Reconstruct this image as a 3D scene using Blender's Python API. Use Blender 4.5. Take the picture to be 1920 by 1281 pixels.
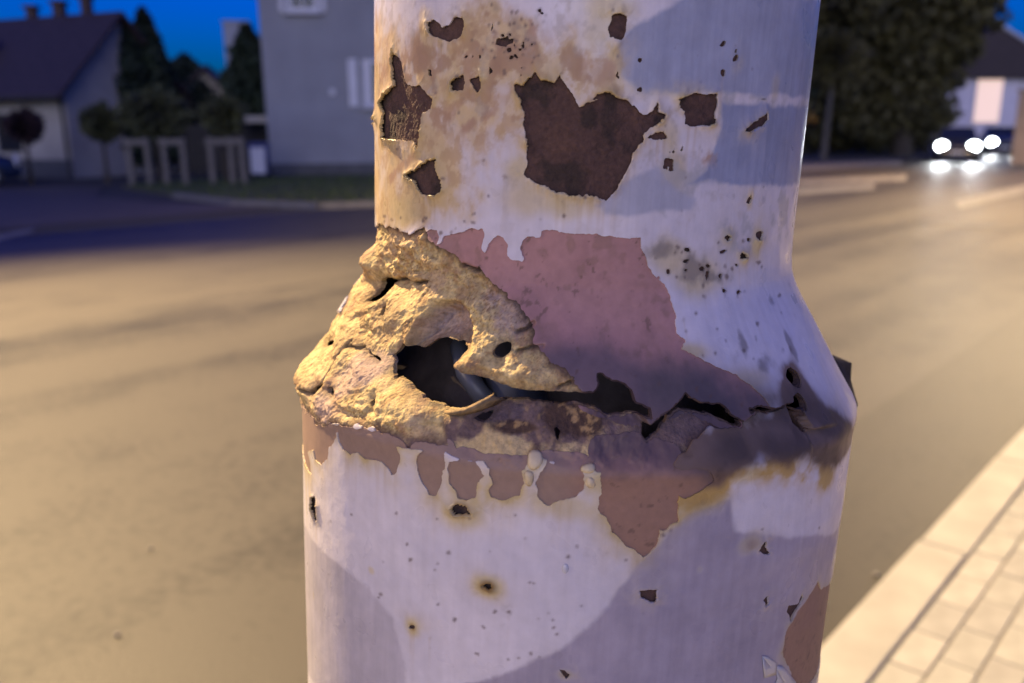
import bpy, bmesh, math, random
import numpy as np
from mathutils import Vector, Matrix

# ------------------------------------------------------------------ clear
for o in list(bpy.data.objects):
    bpy.data.objects.remove(o, do_unlink=True)
scene = bpy.context.scene
C = scene.collection
random.seed(7)
RNG = np.random.RandomState(11)

# ------------------------------------------------------------------ camera
W, HPX, F = 1920.0, 1281.0, 1560.0
PITCH, ROLL, CAMH = math.radians(14.2), math.radians(-0.4), 1.4
Fv = np.array([0, math.cos(PITCH), -math.sin(PITCH)])
_R = np.array([1.0, 0, 0]); _U = np.cross(_R, Fv)
Rv = math.cos(ROLL) * _R + math.sin(ROLL) * _U
Uv = -math.sin(ROLL) * _R + math.cos(ROLL) * _U
CAM = np.array([0, 0, CAMH])
cd = bpy.data.cameras.new('camera')
cam = bpy.data.objects.new('camera', cd); C.objects.link(cam)
M = Matrix(((Rv[0], Uv[0], -Fv[0], 0), (Rv[1], Uv[1], -Fv[1], 0), (Rv[2], Uv[2], -Fv[2], CAMH), (0, 0, 0, 1)))
cam.matrix_world = M
cd.sensor_width = 36.0; cd.lens = 36.0 * F / W
cd.clip_start = 0.01; cd.clip_end = 3000
cd.dof.use_dof = True; cd.dof.focus_distance = 0.205; cd.dof.aperture_fstop = 13.0
scene.camera = cam

# ------------------------------------------------------------------ world, dusk sky
SUN_AZ = math.radians(184)      # where the twilight glow is: behind the camera
world = bpy.data.worlds.new('World'); scene.world = world
world.use_nodes = True
wn = world.node_tree; wn.nodes.clear()
w_out = wn.nodes.new('ShaderNodeOutputWorld'); w_bg = wn.nodes.new('ShaderNodeBackground')
w_sky = wn.nodes.new('ShaderNodeTexSky'); w_sky.sky_type = 'NISHITA'; w_sky.sun_disc = False
w_sky.sun_elevation = math.radians(1.0); w_sky.sun_rotation = SUN_AZ
w_sky.air_density = 1.0; w_sky.dust_density = 0.2; w_sky.ozone_density = 8.0
w_hsv = wn.nodes.new('ShaderNodeHueSaturation'); w_hsv.inputs['Saturation'].default_value = 1.2; w_hsv.inputs['Hue'].default_value = 0.512; w_hsv.inputs['Value'].default_value = 7.0
wn.links.new(w_sky.outputs[0], w_hsv.inputs['Color'])
wn.links.new(w_hsv.outputs[0], w_bg.inputs['Color'])
w_bg.inputs['Strength'].default_value = 0.12
wn.links.new(w_bg.outputs[0], w_out.inputs['Surface'])

# ------------------------------------------------------------------ the last glow of the sun, soft
sd = bpy.data.lights.new('twilight_sun', 'SUN'); sd.energy = 1.05; sd.angle = math.radians(50)
sd.color = (1.0, 0.93, 0.82)
so = bpy.data.objects.new('twilight_sun', sd); C.objects.link(so)
_e = math.radians(16)
sdir = Vector((math.sin(SUN_AZ) * math.cos(_e), math.cos(SUN_AZ) * math.cos(_e), math.sin(_e)))
so.rotation_euler = sdir.to_track_quat('Z', 'Y').to_euler()

# ------------------------------------------------------------------ exposure
vs = scene.view_settings
vs.view_transform = 'Standard'; vs.look = 'None'; vs.exposure = 0.0; vs.gamma = 1.0; vs.use_curve_mapping = False
scene.render.resolution_x = 1024; scene.render.resolution_y = 683

# ------------------------------------------------------------------ helpers
def pray(px, py):
    px = np.asarray(px, float); py = np.asarray(py, float)
    return Fv + Rv * ((px - W / 2) / F)[..., None] + Uv * ((HPX / 2 - py) / F)[..., None]
def ground(px, py, z=0.0):
    d = pray(px, py); t = (z - CAMH) / d[2]
    return Vector(CAM + d * t)
def at(px, py, y):                       # the point of a line of sight at forward distance y
    d = pray(px, py); return Vector(CAM + d * (y / d[1]))
ST = Vector((0.68, 0.733, 0)); NN = Vector((-0.733, 0.68, 0))     # along the street, across it
def sn(a, n, z=0.0): return ST * a + NN * n + Vector((0, 0, z))

def tag(o, label=None, cat=None, group=None, kind=None):
    if label: o['label'] = label
    if cat: o['category'] = cat
    if group: o['group'] = group
    if kind: o['kind'] = kind
    return o
def empty(name, loc=(0, 0, 0), rz=0.0):
    o = bpy.data.objects.new(name, None); C.objects.link(o)
    o.location = loc; o.rotation_euler = (0, 0, rz); o.empty_display_size = 0.1
    return o
def link_bm(name, bm, mat, parent=None, smooth=False):
    me = bpy.data.meshes.new(name); bm.to_mesh(me); bm.free()
    return link_me(name, me, mat, parent, smooth)
def link_me(name, me, mat, parent=None, smooth=False):
    if mat is not None and not me.materials: me.materials.append(mat)
    if smooth: me.polygons.foreach_set('use_smooth', np.ones(len(me.polygons), bool))
    o = bpy.data.objects.new(name, me); C.objects.link(o)
    if parent is not None: o.parent = parent
    return o
def box(bm, c, s, rot=None):
    m = Matrix.Translation(Vector(c))
    if rot is not None: m = m @ rot.to_4x4()
    bmesh.ops.create_cube(bm, size=1.0, matrix=m @ Matrix.Diagonal((s[0], s[1], s[2], 1)))
def nb(c, s, bevel=0.0, rot=None):
    bm = bmesh.new(); box(bm, c, s, rot)
    if bevel: bmesh.ops.bevel(bm, geom=bm.edges[:], offset=bevel, segments=2, affect='EDGES', profile=0.6)
    return bm
def tube(bm, pts, rad, n=8, cap=True):
    pts = [Vector(p) for p in pts]
    if not hasattr(rad, '__len__'): rad = [rad] * len(pts)
    rings = []
    for i, p in enumerate(pts):
        t = (pts[min(i + 1, len(pts) - 1)] - pts[max(i - 1, 0)]).normalized()
        a = t.orthogonal().normalized() if i == 0 else (a - t * a.dot(t)).normalized()
        b = t.cross(a)
        rings.append([bm.verts.new(p + (a * math.cos(2 * math.pi * k / n) + b * math.sin(2 * math.pi * k / n)) * rad[i]) for k in range(n)])
    for r0_, r1_ in zip(rings, rings[1:]):
        for k in range(n): bm.faces.new((r0_[k], r0_[(k + 1) % n], r1_[(k + 1) % n], r1_[k]))
    if cap:
        bm.faces.new(rings[0][::-1]); bm.faces.new(rings[-1])
def prism(bm, poly, z0, z1):
    a = [bm.verts.new((p[0], p[1], z0)) for p in poly]; b = [bm.verts.new((p[0], p[1], z1)) for p in poly]
    n = len(poly)
    bm.faces.new(b); bm.faces.new(a[::-1])
    for k in range(n): bm.faces.new((a[k], a[(k + 1) % n], b[(k + 1) % n], b[k]))
    bmesh.ops.recalc_face_normals(bm, faces=bm.faces[:])

# ------------------------------------------------------------------ materials
def mat(name, col, rough=0.7, var=0.15, scale=8.0, bump=0.0, bscale=40.0, metal=0.0, spec=0.5, col2=None, detail=6.0, stretch=None, rotz=0.0, coord='Object'):
    m = bpy.data.materials.new(name); m.use_nodes = True
    nt = m.node_tree; b = nt.nodes['Principled BSDF']
    b.inputs['Roughness'].default_value = rough; b.inputs['Metallic'].default_value = metal
    b.inputs['Specular IOR Level'].default_value = spec
    tc = nt.nodes.new('ShaderNodeTexCoord'); mp = nt.nodes.new('ShaderNodeMapping')
    if stretch: mp.inputs['Scale'].default_value = stretch
    mp.inputs['Rotation'].default_value = (0, 0, rotz)
    nt.links.new(tc.outputs[coord], mp.inputs['Vector'])
    nz = nt.nodes.new('ShaderNodeTexNoise'); nz.inputs['Scale'].default_value = scale; nz.inputs['Detail'].default_value = detail
    nt.links.new(mp.outputs[0], nz.inputs['Vector'])
    rp = nt.nodes.new('ShaderNodeValToRGB')
    c2 = col2 if col2 else tuple(c * (1 + var) for c in col)
    c1 = col if col2 else tuple(c * (1 - var) for c in col)
    rp.color_ramp.elements[0].color = (*c1, 1); rp.color_ramp.elements[0].position = 0.32
    rp.color_ramp.elements[1].color = (*c2, 1); rp.color_ramp.elements[1].position = 0.68
    nt.links.new(nz.outputs['Fac'], rp.inputs['Fac']); nt.links.new(rp.outputs['Color'], b.inputs['Base Color'])
    if bump:
        n2 = nt.nodes.new('ShaderNodeTexNoise'); n2.inputs['Scale'].default_value = bscale; n2.inputs['Detail'].default_value = 6
        nt.links.new(tc.outputs[coord], n2.inputs['Vector'])
        bp = nt.nodes.new('ShaderNodeBump'); bp.inputs['Strength'].default_value = 0.6; bp.inputs['Distance'].default_value = bump
        nt.links.new(n2.outputs['Fac'], bp.inputs['Height']); nt.links.new(bp.outputs[0], b.inputs['Normal'])
    return m
def emat(name, col, strength):
    m = bpy.data.materials.new(name); m.use_nodes = True
    b = m.node_tree.nodes['Principled BSDF']
    b.inputs['Base Color'].default_value = (0.6, 0.6, 0.6, 1)
    b.inputs['Emission Color'].default_value = (*col, 1); b.inputs['Emission Strength'].default_value = strength
    return m
def tintmat(name, rough, var, nscale, bumps, spec=0.5, rough_var=0.0):
    """albedo from the mesh's own 'tint' colour, fine grain and relief from noise"""
    m = bpy.data.materials.new(name); m.use_nodes = True
    nt = m.node_tree; b = nt.nodes['Principled BSDF']
    b.inputs['Roughness'].default_value = rough; b.inputs['Specular IOR Level'].default_value = spec
    at_ = nt.nodes.new('ShaderNodeAttribute'); at_.attribute_name = 'tint'
    tc = nt.nodes.new('ShaderNodeTexCoord')
    nz = nt.nodes.new('ShaderNodeTexNoise'); nz.inputs['Scale'].default_value = nscale; nz.inputs['Detail'].default_value = 8
    nt.links.new(tc.outputs['Object'], nz.inputs['Vector'])
    mr = nt.nodes.new('ShaderNodeMapRange'); mr.inputs['From Min'].default_value = 0.3; mr.inputs['From Max'].default_value = 0.7
    mr.inputs['To Min'].default_value = 1 - var; mr.inputs['To Max'].default_value = 1 + var
    nt.links.new(nz.outputs['Fac'], mr.inputs['Value'])
    vm = nt.nodes.new('ShaderNodeVectorMath'); vm.operation = 'SCALE'
    nt.links.new(at_.outputs['Color'], vm.inputs[0]); nt.links.new(mr.outputs[0], vm.inputs['Scale'])
    nt.links.new(vm.outputs[0], b.inputs['Base Color'])
    if rough_var:
        mr2 = nt.nodes.new('ShaderNodeMapRange'); mr2.inputs['From Min'].default_value = 0.3; mr2.inputs['From Max'].default_value = 0.7
        mr2.inputs['To Min'].default_value = rough - rough_var; mr2.inputs['To Max'].default_value = rough + rough_var
        n3 = nt.nodes.new('ShaderNodeTexNoise'); n3.inputs['Scale'].default_value = nscale * 0.35
        nt.links.new(tc.outputs['Object'], n3.inputs['Vector'])
        nt.links.new(n3.outputs['Fac'], mr2.inputs['Value']); nt.links.new(mr2.outputs[0], b.inputs['Roughness'])
    if rough_var:
        lum = nt.nodes.new('ShaderNodeSeparateColor'); nt.links.new(at_.outputs['Color'], lum.inputs[0])
        mr3 = nt.nodes.new('ShaderNodeMapRange'); mr3.inputs['From Min'].default_value = .14; mr3.inputs['From Max'].default_value = .5; mr3.inputs['To Min'].default_value = .05; mr3.inputs['To Max'].default_value = spec
        nt.links.new(lum.outputs[1], mr3.inputs['Value']); nt.links.new(mr3.outputs[0], b.inputs['Specular IOR Level'])
    prev = None
    for (sc, dist) in bumps:
        n2 = nt.nodes.new('ShaderNodeTexNoise'); n2.inputs['Scale'].default_value = sc; n2.inputs['Detail'].default_value = 5
        nt.links.new(tc.outputs['Object'], n2.inputs['Vector'])
        bp = nt.nodes.new('ShaderNodeBump'); bp.inputs['Strength'].default_value = 1.0; bp.inputs['Distance'].default_value = dist
        nt.links.new(n2.outputs['Fac'], bp.inputs['Height'])
        if prev: nt.links.new(prev.outputs[0], bp.inputs['Normal'])
        prev = bp
    if prev: nt.links.new(prev.outputs[0], b.inputs['Normal'])
    return m

#@@SETTING
# ================================================================== THE SETTING
m_soil = mat('soil', (0.05, 0.045, 0.03), 0.95, 0.3, 0.6, 0.02, 20)
gbm = bmesh.new()
g = 900.0
vv = [gbm.verts.new(p) for p in ((-g, -g, -0.012), (g, -g, -0.012), (g, g, -0.012), (-g, g, -0.012))]
gbm.faces.new(vv)
tag(link_bm('ground', gbm, m_soil), kind='structure')

def asphalt(name, base, hi):
    m = bpy.data.materials.new(name); m.use_nodes = True
    nt = m.node_tree; b = nt.nodes['Principled BSDF']
    b.inputs['Roughness'].default_value = 0.56; b.inputs['Specular IOR Level'].default_value = 0.24
    tc = nt.nodes.new('ShaderNodeTexCoord')
    def nz(scale, detail, mapping=None, dist=0.0):
        n = nt.nodes.new('ShaderNodeTexNoise'); n.inputs['Scale'].default_value = scale; n.inputs['Detail'].default_value = detail
        n.inputs['Distortion'].default_value = dist
        if mapping:
            v = nt.nodes.new('ShaderNodeMapping'); v.vector_type = 'TEXTURE'
            v.inputs['Rotation'].default_value = (0, 0, math.atan2(ST.y, ST.x)); v.inputs['Scale'].default_value = mapping
            nt.links.new(tc.outputs['Object'], v.inputs['Vector']); nt.links.new(v.outputs[0], n.inputs['Vector'])
        else: nt.links.new(tc.outputs['Object'], n.inputs['Vector'])
        return n
    bands = nz(0.9, 4, (14, 1.0, 1))            # tyre bands along the street
    blot = nz(1.6, 6); grit = nz(24.0, 3); stain = nz(4.0, 3, (1.6, 1, 1))
    def mad(a, mul, add):
        n = nt.nodes.new('ShaderNodeMath'); n.operation = 'MULTIPLY_ADD'; n.inputs[1].default_value = mul
        nt.links.new(a, n.inputs[0])
        if isinstance(add, float): n.inputs[2].default_value = add
        else: nt.links.new(add, n.inputs[2])
        return n.outputs[0]
    s = mad(bands.outputs['Fac'], 2.1, -1.18)
    s = mad(blot.outputs['Fac'], 0.55, s); s = mad(grit.outputs['Fac'], 1.1, s); s = mad(stain.outputs['Fac'], 0.5, s)
    rp = nt.nodes.new('ShaderNodeValToRGB')
    rp.color_ramp.elements[0].position = 0.55; rp.color_ramp.elements[0].color = (*base, 1)
    rp.color_ramp.elements[1].position = 1.35 if False else 1.0; rp.color_ramp.elements[1].color = (*hi, 1)
    sc = mad(s, 0.8, 0.2)
    nt.links.new(sc, rp.inputs['Fac'])
    vor = nt.nodes.new('ShaderNodeTexVoronoi'); vor.inputs['Scale'].default_value = 5.5; vor.inputs['Randomness'].default_value = 1
    nt.links.new(tc.outputs['Object'], vor.inputs['Vector'])
    sp = nt.nodes.new('ShaderNodeMapRange'); sp.inputs['From Min'].default_value = 0.06; sp.inputs['From Max'].default_value = 0.13
    sp.inputs['To Min'].default_value = 0.72; sp.inputs['To Max'].default_value = 1.0
    nt.links.new(vor.outputs['Distance'], sp.inputs['Value'])
    vm = nt.nodes.new('ShaderNodeVectorMath'); vm.operation = 'SCALE'
    nt.links.new(rp.outputs['Color'], vm.inputs[0]); nt.links.new(sp.outputs[0], vm.inputs['Scale'])
    nt.links.new(vm.outputs[0], b.inputs['Base Color'])
    bp = nt.nodes.new('ShaderNodeBump'); bp.inputs['Distance'].default_value = 0.004; bp.inputs['Strength'].default_value = 0.5
    g2 = nz(110.0, 3); nt.links.new(g2.outputs['Fac'], bp.inputs['Height']); nt.links.new(bp.outputs[0], b.inputs['Normal'])
    return m
m_road = asphalt('asphalt', (0.0125, 0.0117, 0.0096), (0.054, 0.049, 0.039))
m_road2 = asphalt('old_asphalt', (0.075, 0.062, 0.046), (0.135, 0.115, 0.088))
m_road2.node_tree.nodes['Principled BSDF'].inputs['Specular IOR Level'].default_value = .05
def sheet(name, pts, z, m, **k):
    bm = bmesh.new(); bm.faces.new([bm.verts.new((p[0], p[1], z)) for p in pts])
    bmesh.ops.recalc_face_normals(bm, faces=bm.faces[:])
    o = link_bm(name, bm, m); return tag(o, **k)
KN = 0.745        # kerb line, metres across from the camera's foot
def strip(a0, a1, n0, n1): return [sn(a0, n0), sn(a1, n0), sn(a1, n1), sn(a0, n1)]
sheet('road', strip(-40, 160, KN - 0.14, 13.2), -0.004, m_road, kind='structure')
m_gut = asphalt('gutter_asphalt', (0.018, 0.016, 0.012), (0.040, 0.036, 0.027))
sheet('gutter_strip', strip(-8, 60, KN - 0.05, 1.40), 0.0, m_gut, kind='structure')
sheet('side_road', [(-60, 10), (-9.2, 11.4), (-6.0, 14.6), (-4.6, 16.4), (-7.5, 17.6), (-9.6, 19.5), (-11.0, 22.8), (-30, 29), (-70, 30)], 0.0, m_road2, kind='structure')

# painted markings and one lamp reflection
m_line = mat('road_pale', (0.15, 0.145, 0.13), 0.7, 0.4, 3.0)
def marking(pts, label, z=0.004):
    bm = bmesh.new(); bm.faces.new([bm.verts.new((p[0], p[1], z)) for p in pts]); bmesh.ops.recalc_face_normals(bm, faces=bm.faces[:])
    tag(link_bm('road_stripe', bm, m_line), label, 'road marking')
g0, g1, g2_, g3 = ground(-60, 452), ground(66, 427), ground(62, 436), ground(-60, 466)
marking([g0, g1, g2_, g3], 'white line end on the road at the left edge', 0.004)
zeb = [('faint white crossing stripe farthest from the post, before the dark tree', 307, 318, 1490, 1690),
       ('faint white crossing stripe below the farthest one, right of the post', 336, 347, 1480, 1700),
       ('broad worn white crossing stripe nearest the post on the right', 352, 364, 1480, 1640)]
for lab, y0, y1, x0, x1 in zeb:
    marking([ground(x0, y1 + 2), ground(x1, y1 - 8), ground(x1, y0 - 8), ground(x0, y0 + 2)], lab)
marking([ground(1800, 392), ground(1990, 345), ground(1990, 330), ground(1790, 378)], 'lamp reflection laid as a pale stripe at the right edge')  # street lamps' reflection on the asphalt, drawn as a flat pale stripe

# tarred joint in the road
m_tar = mat('tar', (0.05, 0.05, 0.05), 0.5, 0.2, 10)
bm = bmesh.new()
jp = [ground(1500, 480 - 70), ground(1720, 417), ground(1800, 421), ground(1960, 432)]
for a, b in zip(jp[1:], jp[2:]):
    d = (b - a).normalized(); s_ = Vector((-d.y, d.x, 0)) * 0.05
    bm.faces.new([bm.verts.new((q.x, q.y, 0.0045)) for q in (a - s_, b - s_, b + s_, a + s_)])
bmesh.ops.recalc_face_normals(bm, faces=bm.faces[:])
tag(link_bm('tar_joint', bm, m_tar), 'dark tarred joint across the road at right', 'road joint')

# pavement: bedding, kerb stones, pavers
m_bed = mat('bedding_sand', (0.17, 0.15, 0.125), 0.95, 0.2, 30)
m_pave = mat('paver', (0.40, 0.375, 0.34), 0.85, 0.16, 3.0, 0.002, 90, coord='Object')
m_kerb = mat('kerb_concrete', (0.295, 0.285, 0.245), 0.85, 0.12, 6.0, 0.002, 70)
PZ = 0.03
pav = sheet('pavement', strip(-8, 60, KN - 0.12, -4.0), PZ - 0.009, m_bed, kind='structure')
ang = math.atan2(ST.y, ST.x)
def piece(name, me, a, n, z, parent):
    o = bpy.data.objects.new(name, me); C.objects.link(o); o.parent = parent
    o.location = sn(a, n, z); o.rotation_euler = (random.uniform(-.004, .004), random.uniform(-.004, .004), ang + random.uniform(-.006, .006))
    return o
def shared(c, s, bev, m):
    bm = nb(c, s, bev); me = bpy.data.meshes.new('piece'); bm.to_mesh(me); bm.free(); me.materials.append(m); return me
kerb_me = shared((0, 0, -0.107), (0.992, 0.15, 0.22), 0.006, m_kerb)
def inframe(P, marg=60):
    v = np.array(P) - CAM; z = v @ Fv
    if z < 0.05: return False
    x = W / 2 + F * (v @ Rv) / z; y = HPX / 2 - F * (v @ Uv) / z
    return -marg < x < W + marg and -marg < y < HPX + marg
kerb = empty('kerb', (0, 0, 0)); tag(kerb, kind='structure')
for i in range(-3, 40):
    piece('kerb_stone', kerb_me, i + 0.35, KN - 0.075, PZ + 0.006 - 0.006, kerb)
tints = [(0.295, 0.29, 0.25), (0.275, 0.27, 0.235), (0.31, 0.30, 0.26), (0.265, 0.258, 0.227)]
pav_mes = [shared((0, 0, -0.02), (0.194, 0.092, 0.04), 0.004, mat('paver_tone', c, 0.85, 0.12, 14.0, 0.0015, 120)) for c in tints]
cnt = 0
far_bm = bmesh.new()
for j in range(0, 36):
    for i in range(-4, 160):
        a = i * 0.2 + (0.1 if j % 2 else 0.0); n = KN - 0.155 - 0.049 - j * 0.098
        p = sn(a, n, PZ)
        if not inframe(p, 90): continue
        if p.y < 7.0 and cnt < 300:
            piece('paver', pav_mes[random.randrange(4)], a, n, PZ - 0.004 + random.uniform(-.0015, .0015), pav); cnt += 1
        else:
            box(far_bm, (p.x, p.y, PZ - 0.02), (0.194, 0.092, 0.034), Matrix.Rotation(ang, 3, 'Z'))
fp = link_bm('paver_field', far_bm, m_pave, pav); fp['kind'] = 'stuff'
# a small pale stone chip lying on the road by the kerb
pebble_spots = [(1642, 1080, 0.012, 'small pale pebble on the road by the kerb'),
                (283, 1190 - 160, 0.008, 'tiny pale pebble on the road at lower left'),
                (220, 1191, 0.009, 'tiny light stone on the asphalt at lower left')]
for px, py, r, lab in pebble_spots:
    bm = bmesh.new(); bmesh.ops.create_icosphere(bm, subdivisions=2, radius=r)
    for v in bm.verts: v.co *= random.uniform(0.8, 1.15); v.co.z *= 0.6
    o = link_bm('pebble', bm, m_line, None, True); o.location = ground(px, py) + Vector((0, 0, r * 0.4)); tag(o, lab, 'stone')

# grass verge at the far side
m_tan0 = mat('far_kerb_stone', (.2, .18, .15), .9, .2, 4)
m_grass = mat('grass_blade', (0.05, 0.075, 0.02), 0.8, 0.35, 3.0)
m_verge = mat('verge_earth', (0.085, 0.085, 0.04), 0.95, 0.3, 2.5)
verge = [ground(*q) for q in ((230, 352), (420, 338), (720, 333), (1010, 336), (1010, 383), (720, 383), (600, 387), (440, 381), (330, 368))]
bm = bmesh.new(); prism(bm, verge, -0.01, 0.05)
tag(link_bm('verge', bm, m_verge), kind='structure')
vx = np.array([[p.x, p.y] for p in verge])
def inpoly(x, y, poly):
    c = False; n = len(poly)
    for k in range(n):
        x0, y0 = poly[k][0], poly[k][1]; x1, y1 = poly[(k + 1) % n][0], poly[(k + 1) % n][1]
        if (y0 > y) != (y1 > y) and x < (x1 - x0) * (y - y0) / (y1 - y0) + x0: c = not c
    return c
vs_, fs_ = [], []
while len(fs_) < 5000:
    x = random.uniform(vx[:, 0].min(), vx[:, 0].max()); y = random.uniform(vx[:, 1].min(), vx[:, 1].max())
    if not inpoly(x, y, vx): continue
    h = random.uniform(.05, .14); a = random.uniform(0, 6.28); w = .02; dx, dy = math.cos(a) * w, math.sin(a) * w
    k = len(vs_); vs_ += [(x - dx, y - dy, .05), (x + dx, y + dy, .05), (x + random.uniform(-.05, .05), y + random.uniform(-.05, .05), .05 + h)]
    fs_.append((k, k + 1, k + 2))
me = bpy.data.meshes.new('grass'); me.from_pydata(vs_, [], fs_)
tag(link_me('grass', me, m_grass), 'short grass on the verge before the grey building', 'grass', kind='stuff')
bm = bmesh.new()
kl = [ground(*q) for q in ((330, 370), (440, 384), (600, 390), (720, 386), (1010, 386))]
for a, b in zip(kl, kl[1:]):
    d = (b - a).normalized(); s_ = Vector((-d.y, d.x, 0)) * .09
    prism(bm, [a - s_, b - s_, b + s_, a + s_], -0.01, 0.09)
tag(link_bm('far_kerb', bm, m_tan0), kind='structure')
#@@BUILDINGS
# ------------------------------------------------------------------ buildings
m_plaster = mat('grey_plaster', (0.27, 0.275, 0.29), 0.9, 0.08, 1.2, 0.004, 60)
m_plinth = mat('dark_plinth', (0.10, 0.10, 0.10), 0.9, 0.15, 3.0)
m_white = mat('white_wood', (0.6, 0.6, 0.62), 0.6, 0.06, 6.0)
m_cream = mat('cream_plaster', (0.38, 0.35, 0.30), 0.9, 0.12, 1.4, 0.004, 50)
m_roof = mat('dark_tile', (0.05, 0.035, 0.035), 0.7, 0.25, 6.0, 0.02, 9.0)
m_brick = mat('chimney_brick', (0.07, 0.045, 0.04), 0.9, 0.2, 9.0)
m_glass = mat('dark_glass', (0.02, 0.022, 0.028), 0.08, 0.1, 2.0)
m_dark = mat('dark_wood', (0.03, 0.028, 0.026), 0.8, 0.3, 5.0)

# the plain gable wall of the grey building, with its windows
BY = 28.6
bl = at(508, 328, BY); bl.z = 0
gb = empty('grey_building', bl, 0.10)
tag(gb, 'plain grey plastered house gable wall behind the post at left', 'building')
bw, bd, bh = 9.5, 10.0, 7.4
bm = bmesh.new()
prof = [(0, 0), (bw, 0), (bw, bh), (bw / 2, bh + 3.2), (0, bh)]
f0 = [bm.verts.new((x, 0, z)) for x, z in prof]; f1 = [bm.verts.new((x, bd, z)) for x, z in prof]
bm.faces.new(f0[::-1]); bm.faces.new(f1)
for k in range(5): bm.faces.new((f0[k], f0[(k + 1) % 5], f1[(k + 1) % 5], f1[k]))
bmesh.ops.recalc_face_normals(bm, faces=bm.faces[:])
link_bm('wall', bm, m_plaster, gb)
link_bm('plinth', nb((bw / 2, -0.04, 0.19), (bw + 0.1, 0.1, 0.38)), m_plinth, gb)
for sgn in (-1, 1):
    bm = bmesh.new(); L = math.hypot(bw / 2 + .5, 3.4)
    rot = Matrix.Rotation(-sgn * -math.atan2(3.2, bw / 2), 3, 'Y')
    box(bm, (bw / 2 + sgn * bw / 4, bd / 2, bh + 1.72), (L, bd + .8, .16), rot)
    link_bm('roof_slope', bm, m_roof, gb)
def window(parent, x, z, w, h, shut=True, lit=None, frame=None):
    frame = frame or m_white
    wo = link_bm('window', nb((x, -0.02, z), (w, 0.05, h)), frame, parent)
    for s in (-1, 1):
        link_bm('pane', nb((x + s * w * .19, -0.05, z), (w * .33, 0.02, h * .86)), lit or m_glass, wo)
    link_bm('sill', nb((x, -0.1, z - h / 2 - .06), (w + .2, .2, .06)), frame, wo)
    if shut:
        for s in (-1, 1):
            sh = link_bm('shutter', nb((x + s * w * .66, -0.06, z), (w * .15, .05, h + .04), .01), m_white, parent)
sx = lambda px: (px - 508) / F * BY
wz = lambda py: at(640, py, BY).z
window(gb, sx(738), wz(155), 2.0, wz(112) - wz(200))
window(gb, sx(585), wz(-35), 1.0, 1.75, shut=True)
bmv = nb((sx(628), -0.03, wz(172)), (.18, .05, .2), .01); link_bm('vent', bmv, m_white, gb)

# the house with the long roof at the left
hx = at(130, 260, 27.3); _ap = at(215, 24, 29.6); EH_ = at(130, 186, 27.3).z; RH_ = _ap.z
ga = Vector((_ap.x - hx.x, _ap.y - hx.y, 0)); HW_ = 2 * ga.length; ga.normalize(); la = Vector((-ga.y, ga.x, 0)); hx.z = 0
hs = empty('roofed_house', hx); tag(hs, 'low cream house with long dark tiled roof and three chimneys', 'house')
HW, HL, EH, RH = HW_, 18.0, EH_ + .35, RH_ - .15
def hp(l, g_, z): return la * l + ga * g_ + Vector((0, 0, z))
bm = bmesh.new()
pr = [(0, 0), (HW, 0), (HW, EH), (HW / 2, RH - .1), (0, EH)]
f0 = [bm.verts.new(hp(0, x, z)) for x, z in pr]; f1 = [bm.verts.new(hp(HL, x, z)) for x, z in pr]
bm.faces.new(f0); bm.faces.new(f1[::-1])
for k in range(5): bm.faces.new((f0[k], f0[(k + 1) % 5], f1[(k + 1) % 5], f1[k]))
bmesh.ops.recalc_face_normals(bm, faces=bm.faces[:])
link_bm('wall', bm, m_cream, hs)
roofs = []
for s in (0, 1):
    bm = bmesh.new()
    g_e = -.45 if s == 0 else HW + .45; ze = EH - .35
    for dz in (0, .14):
        q = [hp(-.35, g_e, ze + dz), hp(HL, g_e, ze + dz), hp(HL, HW / 2, RH + .05 + dz), hp(-.35, HW / 2, RH + .05 + dz)]
        bm.faces.new([bm.verts.new(p) for p in q])
    bm.verts.ensure_lookup_table()
    for k in range(4):
        bm.faces.new((bm.verts[k], bm.verts[(k + 1) % 4], bm.verts[4 + (k + 1) % 4], bm.verts[4 + k]))
    bmesh.ops.recalc_face_normals(bm, faces=bm.faces[:])
    roofs.append(link_bm('roof_slope', bm, m_roof, hs))
for l, hgt, w in ((1.4, .45, .30), (2.65, .36, .34), (3.95, .28, .30)):
    ch = link_bm('chimney', nb(hp(l, HW / 2 + .2, RH + hgt / 2 - .1), (w, w, hgt + .7)), m_brick, roofs[0])
    link_bm('chimney_cap', nb(hp(l, HW / 2 + .2, RH + hgt + .28), (w + .14, w + .14, .1)), m_brick, roofs[0])
rotl = Matrix((( la.x, ga.x, 0), (la.y, ga.y, 0), (0, 0, 1)))
bm = bmesh.new(); tube(bm, [hp(.12, -.05, 0), hp(.12, -.05, EH - .3)], .05); link_bm('downpipe', bm, m_dark, hs)
bm = bmesh.new(); tube(bm, [hp(-.3, -.5, EH - .33), hp(HL, -.5, EH - .33)], .07); link_bm('gutter', bm, m_dark, hs)
tt = math.atan2(RH - EH + .4, HW / 2 + .45)
bm = bmesh.new(); box(bm, hp(4.3, .75, EH + 1.45), (.8, .9, .08), rotl @ Matrix.Rotation(tt, 3, 'X')); link_bm('skylight', bm, m_glass, hs)
for l in (2.6, 5.6):
    wo = link_bm('window', nb(hp(l, -.02, 1.45), (1.0, .07, 1.2), 0, rotl), m_dark, hs)
    link_bm('pane', nb(hp(l, -.05, 1.45), (.84, .05, 1.04), 0, rotl), m_glass, wo)
bm = bmesh.new(); box(bm, hp(HL / 2, -.03, .3), (HL, .06, .6), rotl); link_bm('plinth', bm, m_plinth, hs)

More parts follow.
